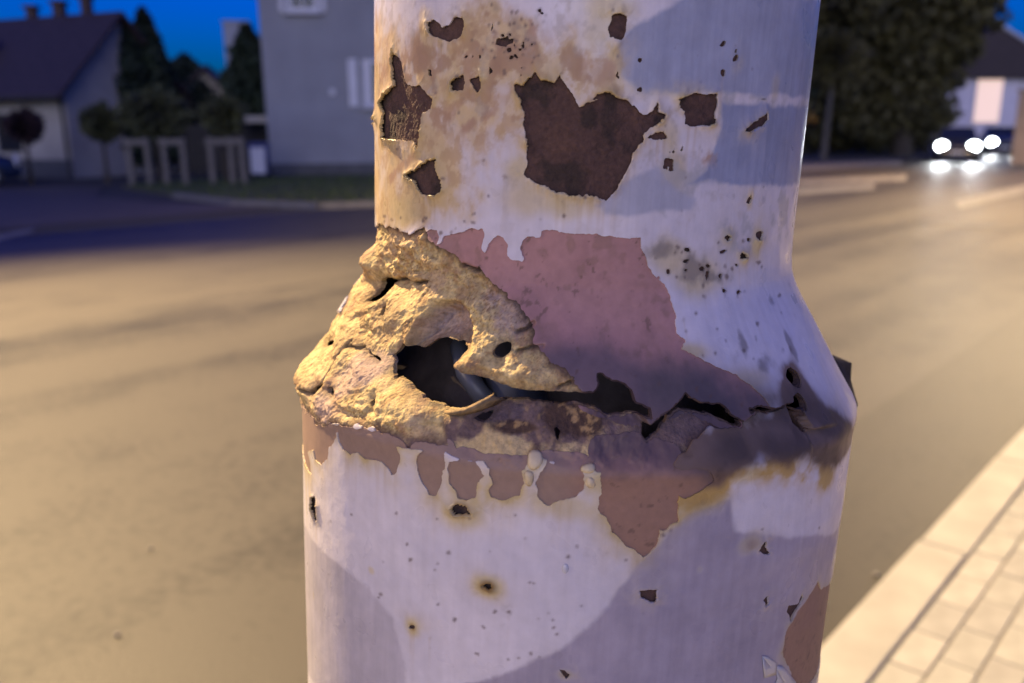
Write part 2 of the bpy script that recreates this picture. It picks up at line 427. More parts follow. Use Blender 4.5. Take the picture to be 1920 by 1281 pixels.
# low roofed shed and tower far behind
sh0 = at(372, 330, 36); sh0.z = 0
shd = empty('garden_shed', sh0, .2); tag(shd, 'dark low gabled outbuilding between the trees at left', 'shed')
bm = bmesh.new(); pr = [(-1.2, 0), (2.4, 0), (2.4, 2.2), (.6, 3.9), (-1.2, 2.2)]
f0 = [bm.verts.new((x, 0, z)) for x, z in pr]; f1 = [bm.verts.new((x, 4, z)) for x, z in pr]
bm.faces.new(f0[::-1]); bm.faces.new(f1)
for k in range(5): bm.faces.new((f0[k], f0[(k + 1) % 5], f1[(k + 1) % 5], f1[k]))
bmesh.ops.recalc_face_normals(bm, faces=bm.faces[:]); link_bm('wall', bm, m_cream, shd)
for s in (-1, 1):
    bm = bmesh.new(); rot = Matrix.Rotation(s * math.atan2(1.7, 1.8), 3, 'Y')
    box(bm, (.6 + s * 1.0, 2, 3.05), (2.75, 4.6, .12), rot); link_bm('roof_slope', bm, m_roof, shd)
tb = at(457, 200, 160); tb.z = 0
tw = empty('distant_tower_block', tb, .2); tag(tw, 'distant pale tower block against the blue sky between trees', 'building')
m_far = mat('distant_render', (0.30, 0.31, 0.33), .9, .05, .3)
link_bm('wall', nb((0, 0, 10.2), (4.4, 5, 20.4)), m_far, tw)
link_bm('roof_slab', nb((0, 0, 20.6), (4.8, 5.4, .4)), m_far, tw)

# garden wall and dark board fence, between the house and the grey building
fa, fb = at(352, 330, 31), at(520, 330, 31); fa.z = fb.z = 0
fence = empty('board_fence', fa, math.atan2((fb - fa).y, (fb - fa).x)); tag(fence, 'dark wooden board fence left of the grey building', 'fence')
fl = (fb - fa).length
k = 0; x = 0
board = shared((0, 0, .85), (.17, .025, 1.7), .004, m_dark)
while x < fl:
    o = bpy.data.objects.new('board', board); C.objects.link(o); o.parent = fence; o.location = (x, 0, random.uniform(-.03, .03)); x += .185
link_bm('rail', nb((fl / 2, .04, .4), (fl, .05, .09)), m_dark, fence)
link_bm('rail', nb((fl / 2, .04, 1.3), (fl, .05, .09)), m_dark, fence)
cw = at(467, 330, 30.2); cw.z = 0
cwo = empty('white_canopy', cw); tag(cwo, 'small pale flat canopy beside the grey building', 'canopy')
link_bm('canopy_roof', nb((.35, 0, 1.85), (1.3, .9, .22), .03), m_cream, cwo)
link_bm('canopy_post', nb((-.2, 0, .88), (.1, .1, 1.74)), m_dark, cwo)
link_bm('canopy_post', nb((.85, 0, .88), (.1, .1, 1.74)), m_dark, cwo)

# bin: white front, blue body
m_blue = mat('blue_plastic', (0.02, 0.04, 0.20), .45, .1, 4)
bp0 = at(490, 330, 27.0); bp0.z = 0
bn = empty('waste_bin', bp0, .15); tag(bn, 'blue wheeled bin with white front panel by the grey wall', 'bin')
bm = bmesh.new()
for z, w_ in ((0.12, .40), (.95, .52)): pass
lo = [bm.verts.new((sx_ * .22, sy_ * .25, .12)) for sx_, sy_ in ((-1, -1), (1, -1), (1, 1), (-1, 1))]
hi = [bm.verts.new((sx_ * .28, sy_ * .33, 1.0)) for sx_, sy_ in ((-1, -1), (1, -1), (1, 1), (-1, 1))]
bm.faces.new(lo[::-1]); bm.faces.new(hi)
for k in range(4): bm.faces.new((lo[k], lo[(k + 1) % 4], hi[(k + 1) % 4], hi[k]))
link_bm('bin_body', bm, m_blue, bn)
link_bm('lid', nb((0, 0, 1.05), (.62, .72, .09), .03), m_blue, bn)
link_bm('front_panel', nb((-.02, -.345, .56), (.44, .03, .8), .01, Matrix.Rotation(-.08, 3, 'X')), m_white, bn)
for s in (-1, 1):
    bm = bmesh.new(); bmesh.ops.create_cone(bm, cap_ends=True, segments=16, radius1=.12, radius2=.12, depth=.06, matrix=Matrix.Translation((s * .24, .3, .12)) @ Matrix.Rotation(math.pi / 2, 4, 'Y'))
    link_bm('wheel', bm, m_dark, bn)

# pale house with a lit window, at the right
RY = 58.0; RK = RY / 43.0
rh = at(1768, 262, RY); rh.z = 0
pf = empty('pale_house', rh, -0.12); tag(pf, 'pale house with a lit window beyond the headlights at right', 'house')
m_pale = mat('pale_render', (0.72, 0.68, 0.74), .9, .06, 1.0, .004, 40)
m_lit = emat('lit_window', (1.0, 0.66, 0.48), .75)
rz = lambda py: at(1850, py, RY).z
rx = lambda px: at(px, 190, RY).x - rh.x
eh = rz(140)
link_bm('wall', nb((4.5 * RK, 3, eh / 2 - .1), (9.0 * RK, 6, eh + .2)), m_pale, pf)
def rp_(px, py): 
    p = at(px, py, RY); return (p.x - rh.x, p.z)
tri = [rp_(1745, 146), rp_(2010, 150), rp_(1862, 44)]
bm = bmesh.new(); a_ = [bm.verts.new((x, -.45, z)) for x, z in tri]; b_ = [bm.verts.new((x, 6.2, z)) for x, z in tri]
bm.faces.new(a_); bm.faces.new(b_[::-1])
for k in range(3): bm.faces.new((a_[k], a_[(k + 1) % 3], b_[(k + 1) % 3], b_[k]))
bmesh.ops.recalc_face_normals(bm, faces=bm.faces[:]); link_bm('roof', bm, m_roof, pf)
v0, v1 = rp_(1858, 44), rp_(2012, 152)
bm = bmesh.new(); tube(bm, [(v0[0], -.5, v0[1]), (v1[0], -.5, v1[1])], .12); link_bm('verge_board', bm, m_white, pf)
wd = link_bm('window', nb((rx(1848), -.02, (rz(150) + rz(230)) / 2), (1.35 * RK, .07, rz(150) - rz(230) + .12)), m_white, pf)
link_bm('pane', nb((rx(1848), -.05, (rz(150) + rz(230)) / 2), (1.18 * RK, .05, rz(150) - rz(230))), m_lit, wd)
bm = bmesh.new(); tube(bm, [(rx(1903), -.07, 0), (rx(1903), -.07, eh - .1)], .06); link_bm('downpipe', bm, m_white, pf)

# wall corner at the right edge, its warm light put into the tan
gp = at(1922, 300, 33); gp.z = 0
gpo = empty('wall_corner', gp, .3); tag(gpo, 'pillar for a wall corner lit warm, at the right edge', 'pillar')
m_tan = mat('warm_lit_render', (0.40, 0.33, 0.24), .9, .1, 2.0)
link_bm('shaft', nb((0, 0, 1.35), (.7, .7, 2.7), .02), m_tan, gpo)
link_bm('cap', nb((0, 0, 2.76), (.84, .84, .12), .03), m_tan, gpo)
#@@TREES
# ------------------------------------------------------------------ trees
m_bark = mat('bark', (0.06, 0.048, 0.035), .95, .3, 12, .01, 30)
m_barkpale = mat('pale_bark', (0.09, 0.083, 0.072), .95, .3, 12, .01, 30)
def leafmat(name, c):
    return mat(name, tuple(v * .6 for v in c), .75, 0, 1.3, col2=tuple(v * 1.45 for v in c), detail=3)
m_conifer = leafmat('conifer_leaf', (0.018, 0.032, 0.018)); m_ball = leafmat('ball_leaf', (0.062, 0.068, 0.028))
m_plum = leafmat('plum_leaf', (0.03, 0.014, 0.018)); m_green = leafmat('broad_leaf', (0.075, 0.068, 0.022))
def leaves(name, pts, size, m, parent, seed):
    r = np.random.RandomState(seed); n = len(pts)
    d = r.normal(size=(n, 3)); d /= np.linalg.norm(d, axis=1)[:, None]
    e = r.normal(size=(n, 3)); e -= d * (e * d).sum(1)[:, None]; e /= np.linalg.norm(e, axis=1)[:, None]
    s = size * r.uniform(.6, 1.4, n)[:, None]
    v = np.stack([pts - d * s, pts + e * s * .55, pts + d * s, pts - e * s * .55], 1).reshape(-1, 3)
    f = np.arange(4 * n).reshape(-1, 4)
    me = bpy.data.meshes.new(name); me.from_pydata(v.tolist(), [], f.tolist())
    return link_me(name, me, m, parent)
def crown_pts(n, lobes, seed, shell=.55):
    r = np.random.RandomState(seed); out = []
    w = np.array([l[3] * l[4] * l[5] for l in lobes]) ** .8; w = w / w.sum()
    for (cx, cy, cz, ax_, ay_, az_), k in zip(lobes, (w * n).astype(int) + 1):
        d = r.normal(size=(k, 3)); d /= np.linalg.norm(d, axis=1)[:, None]
        rad = (shell + (1 - shell) * r.uniform(0, 1, k)) * (1 + .16 * np.sin(d[:, 0] * 7 + cx * 3) * np.sin(d[:, 2] * 6 + cz))
        out.append(np.array([cx, cy, cz]) + d * rad[:, None] * np.array([ax_, ay_, az_]))
    return np.concatenate(out)
def trunk(parent, h, r0_, r1_, m, lean=(0, 0), limbs=0):
    bm = bmesh.new()
    pts = [(lean[0] * t, lean[1] * t, h * t) for t in (0, .25, .5, .75, 1)]
    tube(bm, pts, [r0_ * 1.25, r0_, (r0_ + r1_) / 2, r1_ * 1.1, r1_])
    for k in range(limbs):
        a = k * 2.4; b = Vector(pts[3]); e = b + Vector((math.cos(a) * h * .45, math.sin(a) * h * .45, h * .4))
        tube(bm, [b, (b + e) / 2 + Vector((0, 0, .1 * h)), e], [r1_ * .7, r1_ * .5, r1_ * .2], 6)
    link_bm('trunk', bm, m, parent)
def conifer(px, ytop, wpx, dep, label, seed, n=4200):
    b = at(px, 330, dep); b.z = 0; t = empty('conifer', b); tag(t, label, 'tree', 'tall dark conifers between the houses')
    h = at(px, ytop, dep).z; w = wpx / F * dep / 2
    trunk(t, h * .6, .14, .05, m_bark)
    r = np.random.RandomState(seed)
    tt_ = r.uniform(0.03, 1, n) ** .9; ph = r.uniform(0, 6.283, n)
    prof = np.minimum(1, (1 - tt_) * 2.6) ** .75 * (0.75 + .25 * np.minimum(1, tt_ * 5))
    rad = w * prof * (.5 + .5 * r.uniform(0, 1, n) ** .5) * (1 + .13 * np.sin(ph * 5 + tt_ * 17) + .1 * np.sin(tt_ * 31 + ph * 2))
    pts = np.stack([rad * np.cos(ph), rad * np.sin(ph), .2 + tt_ * (h - .2)], 1)
    leaves('crown', pts, .19, m_conifer, t, seed)
conifer(258, 40, 66, 30, 'left of the two dark pointed conifers beside the roofed house', 1)
conifer(300, 20, 74, 30.8, 'taller right one of the two dark pointed conifers', 2)
conifer(366, 105, 150, 37, 'broad dark conifer low behind the ball trees', 3)
conifer(484, 48, 92, 33, 'dark conifer against the left edge of the grey building', 4)
conifer(408, 128, 90, 44, 'small dim conifer in the gap of blue sky', 5, 2600)
def balltree(px, py, rpx, dep, m, label, seed, wide=1.0):
    b = at(px, 345, dep); b.z = 0; t = empty('ball_tree', b); tag(t, label, 'tree', 'clipped ball trees along the far side')
    cz = at(px, py, dep).z; r = rpx / F * dep
    trunk(t, cz, .06, .045, m_bark, limbs=3)
    lobes = [(0, 0, cz, r * .9 * wide, r * .9, r * .9)]
    rr = random.Random(seed)
    for k in range(7):
        a = rr.uniform(0, 6.28); e = rr.uniform(-.6, .8)
        lobes.append((math.cos(a) * r * .5 * wide, math.sin(a) * r * .5, cz + e * r * .5, r * .45, r * .45, r * .42))
    leaves('crown', crown_pts(2200, lobes, seed), .09, m, t, seed)
balltree(60, 237, 33, 24.5, m_plum, 'small dark reddish ball tree before the cream house wall', 11)
balltree(203, 230, 38, 24.5, m_ball, 'round clipped tree just left of the wooden tree supports', 12)
balltree(300, 214, 50, 24, m_ball, 'widest clipped tree crown, in front of the two conifers', 13, 1.45)
balltree(426, 217, 42, 23.4, m_ball, 'separate round clipped tree nearest the grey building', 14)
# wooden supports round the young trees
m_stake = mat('weathered_stake', (0.15, 0.135, 0.115), .9, .15, 10)
for px, w_, lab in ((266, 34, 'leftmost pale wooden tree support frame'), (332, 36, 'middle pale wooden tree support frame'), (430, 58, 'widest pale wooden tree support frame near the bin')):
    dep = 23.0; b = at(px, 345, dep); b.z = 0
    t = empty('tree_support', b, random.uniform(-.1, .1)); tag(t, lab, 'tree support', 'wooden frames holding the young trees')
    hw = w_ / F * dep / 2; hh = 1.28
    xs = (-hw, hw) if w_ < 50 else (-hw, .12, hw)
    for x_ in xs: link_bm('stake', nb((x_, 0, hh / 2), (.14, .12, hh), .015), m_stake, t)
    link_bm('crossbar', nb((0, -.08, hh - .1), (2 * hw + .2, .05, .16), .01), m_stake, t)

# big tree at the right
bt = at(1690, 285, 45); bt.z = 0
t = empty('broadleaf_tree', bt); tag(t, 'huge dark leafy tree filling the upper right', 'tree')
trunk(t, 5, .45, .25, m_bark, limbs=5)
px2x = lambda px: (px - 1690) / F * 45
pz = lambda py: at(1690, py, 45).z
lobes = []
for (px, py, r_) in ((1560, 40, 110), (1640, -20, 120), (1740, -40, 130), (1790, 20, 72), (1690, 90, 110), (1590, 150, 90), (1750, 120, 75), (1700, 190, 75), (1610, 215, 60), (1830, -40, 50), (1530, 110, 70), (1660, 240, 48), (1740, 215, 48), (1780, 90, 50), (1480, 30, 90), (1560, 245, 40)):
    r2 = r_ / F * 45
    lobes.append((at(px, py, 45).x - bt.x, random.uniform(-1.2, 1.2), pz(py), r2, r2 * .9, r2 * .85))
leaves('crown', crown_pts(34000, lobes, 21, .25), .24, m_green, t, 21)
bt = at(1545, 275, 40); bt.z = 0
t = empty('pale_tree', bt); tag(t, 'slim pale-barked tree trunk right beside the post', 'tree')
trunk(t, 4.2, .14, .10, m_barkpale, (.15, 0), 3)
leaves('crown', crown_pts(2500, [(0, 0, 4.6, 1.6, 1.5, 1.3), (.6, .3, 3.7, 1.1, 1, .8)], 22, .3), .15, m_green, t, 22)
# clipped hedge under the big tree
ha, hb = at(1470, 280, 47), at(1745, 280, 50); ha.z = hb.z = 0
t = empty('hedge', (ha + hb) / 2, math.atan2((hb - ha).y, (hb - ha).x)); tag(t, 'dark hedge under the big tree along the road', 'hedge')
r = np.random.RandomState(5); n = 5000; L_ = (hb - ha).length
pts = np.stack([r.uniform(-L_ / 2, L_ / 2, n), r.uniform(-.6, .6, n), r.uniform(0, 1, n) ** .7 * (1.5 + .25 * np.sin(np.arange(n)))], 1)
leaves('foliage', pts, .14, m_green, t, 5)
for k in range(9):
    bm = bmesh.new(); tube(bm, [(-L_ / 2 + L_ * (k + .5) / 9, 0, 0), (-L_ / 2 + L_ * (k + .5) / 9 + .1, 0, 1.1)], [.05, .02], 6)
    link_bm('stem', bm, m_bark, t)
#@@CARS
# ------------------------------------------------------------------ cars
m_tyre = mat('tyre', (0.02, 0.02, 0.02), .9, .1, 10); m_rim = mat('alloy_rim', (0.4, 0.4, 0.42), .35, .1, 10, metal=.8)
m_head = emat('headlight_lens', (0.90, 0.97, 1.0), 260.0)
_nt = m_head.node_tree; _tc = _nt.nodes.new('ShaderNodeTexCoord'); _vm = _nt.nodes.new('ShaderNodeVectorMath'); _vm.operation = 'DISTANCE'; _vm.inputs[1].default_value = (.5, .5, .5)
_mr = _nt.nodes.new('ShaderNodeMapRange'); _mr.interpolation_type = 'SMOOTHERSTEP'; _mr.inputs['From Min'].default_value = .50; _mr.inputs['From Max'].default_value = .12; _mr.inputs['To Min'].default_value = 1.0; _mr.inputs['To Max'].default_value = 240
_sp = _nt.nodes.new('ShaderNodeSeparateXYZ'); _cb = _nt.nodes.new('ShaderNodeCombineXYZ'); _cb.inputs['Y'].default_value = .5
_nt.links.new(_tc.outputs['Generated'], _sp.inputs[0]); _nt.links.new(_sp.outputs['X'], _cb.inputs['X']); _nt.links.new(_sp.outputs['Z'], _cb.inputs['Z'])
_nt.links.new(_cb.outputs[0], _vm.inputs[0]); _nt.links.new(_vm.outputs['Value'], _mr.inputs['Value']); _nt.links.new(_mr.outputs[0], _nt.nodes['Principled BSDF'].inputs['Emission Strength']); m_headoff = mat('lamp_glass', (0.5, 0.5, 0.52), .1, .05, 5)
m_plate = mat('number_plate', (0.6, 0.6, 0.6), .5, .05, 5)
def car(loc, heading, col, label, lit, power=0):
    t = empty('car', loc, heading); tag(t, label, 'car')           # front faces local -Y
    mp_ = mat('car_paint', col, .25, .05, 3, spec=.6)
    secs = [(-2.05, .30, .62, .66), (-1.95, .22, .74, .80), (-1.2, .20, .92, .86), (-.9, .20, .97, .87), (.9, .20, .99, .87), (1.7, .22, .98, .84), (2.05, .32, .90, .76)]
    bm = bmesh.new(); rings = []
    for y, z0, z1, w in secs:
        ring = [(-w * .9, z0), (-w, z0 + .15), (-w, z1 - .18), (-w * .92, z1 - .04), (-w * .6, z1), (w * .6, z1), (w * .92, z1 - .04), (w, z1 - .18), (w, z0 + .15), (w * .9, z0)]
        rings.append([bm.verts.new((x, y, z)) for x, z in ring])
    for a, b in zip(rings, rings[1:]):
        for k in range(len(a)): bm.faces.new((a[k], a[(k + 1) % len(a)], b[(k + 1) % len(a)], b[k]))
    bm.faces.new(rings[0]); bm.faces.new(rings[-1][::-1]); bmesh.ops.recalc_face_normals(bm, faces=bm.faces[:])
    link_bm('body', bm, mp_, t, True)
    bm = bmesh.new(); rings = []
    for y, z, w in ((-.95, .95, .76), (-.25, 1.40, .60), (.9, 1.42, .60), (1.75, .97, .72)):
        rings.append([bm.verts.new((x, y, z)) for x in (-w, -w * .4, w * .4, w)])
    base = [[bm.verts.new((s * .78, y, .93)) for y in (-.95, -.25, .9, 1.75)] for s in (-1, 1)]
    for a, b in zip(rings, rings[1:]):
        for k in range(3): bm.faces.new((a[k], a[k + 1], b[k + 1], b[k]))
    for i in range(3):
        bm.faces.new((base[0][i], base[0][i + 1], rings[i + 1][0], rings[i][0])); bm.faces.new((base[1][i + 1], base[1][i], rings[i][3], rings[i + 1][3]))
    bmesh.ops.recalc_face_normals(bm, faces=bm.faces[:])
    link_bm('cabin_glass', bm, m_glass, t)
    link_bm('roof', nb((0, .33, 1.425), (1.16, 1.15, .045), .02), mp_, t)
    for s in (-1, 1):
        for y in (-1.3, 1.3):
            rot = Matrix.Translation((s * .76, y, .31)) @ Matrix.Rotation(math.pi / 2, 4, 'Y')
            bm = bmesh.new(); bmesh.ops.create_cone(bm, cap_ends=True, segments=24, radius1=.31, radius2=.31, depth=.2, matrix=rot)
            w = link_bm('wheel', bm, m_tyre, t)
            bm = bmesh.new(); bmesh.ops.create_cone(bm, cap_ends=True, segments=16, radius1=.2, radius2=.2, depth=.22, matrix=rot)
            link_bm('rim', bm, m_rim, w)
        bm = bmesh.new(); bmesh.ops.create_uvsphere(bm, u_segments=16, v_segments=10, radius=1, matrix=Matrix.Translation((s * .60, -1.98, .66)) @ Matrix.Diagonal((.25, .08, .20, 1)))
        link_bm('headlight', bm, m_head if lit else m_headoff, t, True)
        link_bm('mirror', nb((s * .92, -.75, 1.0), (.16, .1, .13), .03), mp_, t)
        if lit and power:
            l = bpy.data.lights.new('headlight_beam', 'SPOT'); l.energy = power; l.spot_size = math.radians(60); l.spot_blend = .9; l.color = (.93, .98, 1); l.shadow_soft_size = .06
            lo_ = bpy.data.objects.new('headlight_beam', l); C.objects.link(lo_); lo_.parent = t
            lo_.location = (s * .60, -2.12, .66); lo_.rotation_euler = (math.radians(90 - 1.5), 0, math.pi)
    link_bm('grille', nb((0, -2.04, .50), (.8, .05, .18), .01), m_dark, t)
    link_bm('bumper', nb((0, -2.02, .36), (1.36, .14, .16), .04), mp_, t)
    link_bm('number_plate', nb((0, -2.10, .40), (.52, .02, .11)), m_plate, t)
    return t
def face(loc, tgt): 
    d = Vector((tgt[0] - loc[0], tgt[1] - loc[1], 0)); return math.atan2(d.y, d.x) + math.pi / 2
p1 = at(1790, 297, 37.5); p1.z = 0
car(p1, face(p1, (1.5, 0)), (.03, .03, .035), 'oncoming car with both headlights glaring on the right', True, 500)
p2 = at(1872, 277, 46); p2.z = 0
car(p2, face(p2, (8, 0)), (.05, .05, .05), 'second lit car following behind the oncoming car', True, 300)
p3 = at(-118, 345, 23.5); p3.z = 0
car(p3, 2.1, (.02, .03, .07), 'dark blue parked car cut by the left edge', False)

# ------------------------------------------------------------------ street lamps (their heads stand above the frame)
m_pole = mat('galvanised_pole', (0.35, 0.36, 0.37), .5, .1, 8, metal=.6)
m_lamp = emat('lamp_diffuser', (1.0, .68, .33), 30)
def street_lamp(a, n_head, n_pole, h, power, label, tilt, cone=100, col=(1.0, .64, .30)):
    t = empty('street_lamp', sn(a, n_pole), 0); tag(t, label, 'street lamp', 'street lamps along the road')
    v = NN * (n_head - n_pole)
    bm = bmesh.new(); tube(bm, [(0, 0, 0), (0, 0, 1.2), (0, 0, 1.25), (0, 0, h)], [.09, .09, .065, .045], 12); link_bm('pole', bm, m_pole, t)
    bm = bmesh.new(); tube(bm, [(0, 0, h - .05), v * .3 + Vector((0, 0, h + .3)), v * .95 + Vector((0, 0, h + .25))], .03, 8); link_bm('arm', bm, m_pole, t)
    R_ = Matrix.Rotation(math.atan2(v.y, v.x), 3, 'Z')
    bm = nb(v + Vector((0, 0, h + .24)), (.7, .26, .12), .04, R_); link_bm('lamp_head', bm, m_pole, t)
    link_bm('diffuser', nb(v + Vector((0, 0, h + .165)), (.5, .2, .03), .005, R_), m_lamp, t)
    l = bpy.data.lights.new('lamp_light', 'SPOT'); l.energy = power; l.color = col; l.spot_size = math.radians(cone); l.spot_blend = .75; l.shadow_soft_size = .12
    o = bpy.data.objects.new('lamp_light', l); C.objects.link(o); o.parent = t
    o.location = v + Vector((0, 0, h + .12))
    d = Vector((0, 0, -1)) * math.cos(tilt) - NN * math.sin(tilt)
    o.rotation_euler = (-d).to_track_quat('Z', 'Y').to_euler()
street_lamp(1.0, 10.6, 13.5, 9.8, 43000, 'street lamp across the road, just out of the picture at left', math.radians(44), 102, (1.0, .71, .37))
street_lamp(14.0, 2.0, -0.9, 7.3, 18000, 'street lamp on the near pavement, out of the picture at right', math.radians(0), 150, (1.0, .73, .40))
street_lamp(-12.0, 9.0, 13.5, 8.0, 49000, 'street lamp out of the picture, level with the camera at left', math.radians(44), 104, (1.0, .74, .46))
street_lamp(28.0, 6.5, 14.0, 7.3, 9000, 'street lamp farther along, its mast hidden by the rusty post', math.radians(4), 150)
#@@POST
# ================================================================== THE RUSTED POST
AZ, DIST, LX, LY = 0.07099607, 0.25684491, 0.04214095, 0.00797641
PA = np.array([DIST * math.sin(AZ), DIST * math.cos(AZ), CAMH - 0.1])      # a point on the axis, level of the damage
axz = np.array([LX, LY, 1.0]); axz /= np.linalg.norm(axz)
toc = -PA * np.array([1, 1, 0]); toc -= axz * (toc @ axz); toc /= np.linalg.norm(toc)
axy = -toc; axx = np.cross(axy, axz)
BASE_L = (PA[2]) / axz[2]                                                  # axis length from the ground
post = empty('lamp_post', Vector(PA - axz * BASE_L))
post.rotation_euler = Matrix((axx, axy, axz)).transposed().to_euler()
tag(post, 'leaning steel post with peeling pale paint and a rusted torn collar', 'lamp post')

_pz = np.array([-2.0, -.1, .0115, .019, .0225, .0248, .0266, .0315, .037, .0433, .0496, .0553, .059, .0628, .067, .072, .08, 2.0])
_pr = np.array([.084, .084, .0840, .0839, .0842, .0846, .0840, .0809, .0774, .0736, .0698, .0661, .0640, .0625, .0619, .0617, .0617, .0617])
_dz = np.linspace(-.2, .3, 5001); _dr = np.interp(_dz, _pz, _pr)
_k = np.exp(-.5 * (np.arange(-20, 21) / 8.0) ** 2); _k /= _k.sum()
_dr[30:-30] = np.convolve(_dr, _k, 'same')[30:-30]
def r0(z): return np.interp(z, _dz, _dr)
RREF = 0.075
def px2uv(P):
    """photo pixels -> (arc, height) on the post"""
    P = np.asarray(P, float); d = pray(P[:, 0], P[:, 1]); d /= np.linalg.norm(d, axis=1)[:, None]
    o = CAM - PA; ol = np.array([o @ axx, o @ axy, o @ axz]); dl = np.stack([d @ axx, d @ axy, d @ axz], 1)
    tc = -(ol[0] * dl[:, 0] + ol[1] * dl[:, 1]) / (dl[:, 0] ** 2 + dl[:, 1] ** 2)
    ts = tc[:, None] * np.linspace(.45, 1, 900)[None]
    X = ol[0] + dl[:, :1] * ts; Y = ol[1] + dl[:, 1:2] * ts; Z = ol[2] + dl[:, 2:3] * ts
    fn = np.hypot(X, Y) - r0(Z); hit = fn < 0
    k = np.where(hit.any(1), hit.argmax(1), 899); i = np.arange(len(P))
    k0 = np.maximum(k - 1, 0); f0_, f1_ = fn[i, k0], fn[i, k]
    w = np.where(hit.any(1), f0_ / np.maximum(f0_ - f1_, 1e-9), 1.0)
    x = X[i, k0] * (1 - w) + X[i, k] * w; y = Y[i, k0] * (1 - w) + Y[i, k] * w; z = Z[i, k0] * (1 - w) + Z[i, k] * w
    a = np.arctan2(x, -y); a = np.where(hit.any(1), a, a + np.sign(a) * .5)
    return np.stack([a * RREF, z], 1)
def ZP(x0, y0, s, pts): return [(x0 + x / s, y0 + y / s) for x, y in pts]

# grid: dense where the photograph looks, coarse elsewhere
def axis_grid(lo, hi, step, outlo, outhi, nlo, nhi):
    mid = np.arange(lo, hi + step / 2, step)
    a = lo - (lo - outlo) * (np.linspace(1, 0, nlo, endpoint=False)) ** 2.2
    b = hi + (outhi - hi) * (np.linspace(0, 1, nhi + 1)[1:]) ** 2.2
    return np.concatenate([a, mid, b])
STEP = 0.00036
th = axis_grid(-1.42, 1.42, STEP / RREF, -math.pi, math.pi, 24, 24)
zz = axis_grid(-.086, .143, STEP, -BASE_L, 5.5, 26, 26)
TH, ZZ = np.meshgrid(th, zz); NR, NC = TH.shape
GU, GV = TH * RREF, ZZ
UAX, VAX = th * RREF, zz

# ---- noise on the (arc, height) plane
def vnoise(x, y, seed):
    r = np.random.RandomState(seed); tab = r.rand(256, 256)
    xi = np.floor(x).astype(int); yi = np.floor(y).astype(int); fx = x - xi; fy = y - yi
    fx = fx * fx * (3 - 2 * fx); fy = fy * fy * (3 - 2 * fy)
    g_ = lambda a, b: tab[b & 255, a & 255]
    return (g_(xi, yi) * (1 - fx) + g_(xi + 1, yi) * fx) * (1 - fy) + (g_(xi, yi + 1) * (1 - fx) + g_(xi + 1, yi + 1) * fx) * fy
def fbm(scale, seed, octv=4, gain=.5, sx=1.0, sy=1.0):
    s = 0; a = 1; t = 0; x = GU / scale * sx; y = GV / scale * sy
    for k in range(octv):
        s = s + a * vnoise(x * 2 ** k + 17.3 * k, y * 2 ** k + 5.1 * k, seed + k); t += a; a *= gain
    return s / t
sstep = lambda a, b, x: (lambda t: t * t * (3 - 2 * t))(np.clip((x - a) / (b - a), 0, 1))
FAR = 0.02
def sdf(poly_px, margin=0.012):
    """signed distance (positive inside) on the grid, -FAR where far away"""
    return sdf_uv(px2uv(poly_px), margin)
def sdf_uv(p, margin=0.012):
    out = np.full((NR, NC), -FAR)
    c0, c1 = np.searchsorted(UAX, [p[:, 0].min() - margin, p[:, 0].max() + margin]); r0_, r1_ = np.searchsorted(VAX, [p[:, 1].min() - margin, p[:, 1].max() + margin])
    if c1 <= c0 or r1_ <= r0_: return out
    u = GU[r0_:r1_, c0:c1]; v = GV[r0_:r1_, c0:c1]
    d2 = np.full(u.shape, 1e9); ins = np.zeros(u.shape, bool)
    n = len(p)
    for k in range(n):
        a, b = p[k], p[(k + 1) % n]; e = b - a; L = e @ e + 1e-16
        t = np.clip(((u - a[0]) * e[0] + (v - a[1]) * e[1]) / L, 0, 1)
        d2 = np.minimum(d2, (u - a[0] - e[0] * t) ** 2 + (v - a[1] - e[1] * t) ** 2)
        if (a[1] > v.max() and b[1] > v.max()) or (a[1] < v.min() and b[1] < v.min()): continue
        cr = ((a[1] > v) != (b[1] > v)) & (u < e[0] * (v - a[1]) / (e[1] if abs(e[1]) > 1e-12 else 1e-12) + a[0])
        ins ^= cr
    d = np.sqrt(d2); out[r0_:r1_, c0:c1] = np.maximum(np.where(ins, d, -d), -FAR)
    return out
def pline(pts_px, margin=.02):
    """distance to an open line on the post"""
    p = px2uv(pts_px); d2 = np.full((NR, NC), 1e9)
    for a, b in zip(p[:-1], p[1:]):
        e = b - a; L = e @ e + 1e-16; t = np.clip(((GU - a[0]) * e[0] + (GV - a[1]) * e[1]) / L, 0, 1)
        d2 = np.minimum(d2, (GU - a[0] - e[0] * t) ** 2 + (GV - a[1] - e[1] * t) ** 2)
    return np.sqrt(d2)
def gauss(px, py, rx_, ry_):
    c = px2uv([(px, py)])[0]; k = 1 / 7600.0
    return np.exp(-((GU - c[0]) / (rx_ * k)) ** 2 - ((GV - c[1]) / (ry_ * k)) ** 2)
def blob(px, py, rx_, ry_, rot=0.0, n=14, seed=0, jag=.25):
    r = random.Random(seed or int(px * 7 + py)); o = []
    for k in range(n):
        a = 2 * math.pi * k / n; q = 1 + r.uniform(-jag, jag); x = math.cos(a) * rx_ * q; y = math.sin(a) * ry_ * q
        o.append((px + x * math.cos(rot) - y * math.sin(rot), py + x * math.sin(rot) + y * math.cos(rot)))
    return o
def union(fs): 
    r = fs[0]
    for f in fs[1:]: r = np.maximum(r, f)
    return r

n_fine = fbm(.0016, 1, 4) - .5; n_mid = fbm(.006, 7, 5) - .5; n_big = fbm(.02, 13, 4) - .5; n_grit = fbm(.0007, 19, 3) - .5

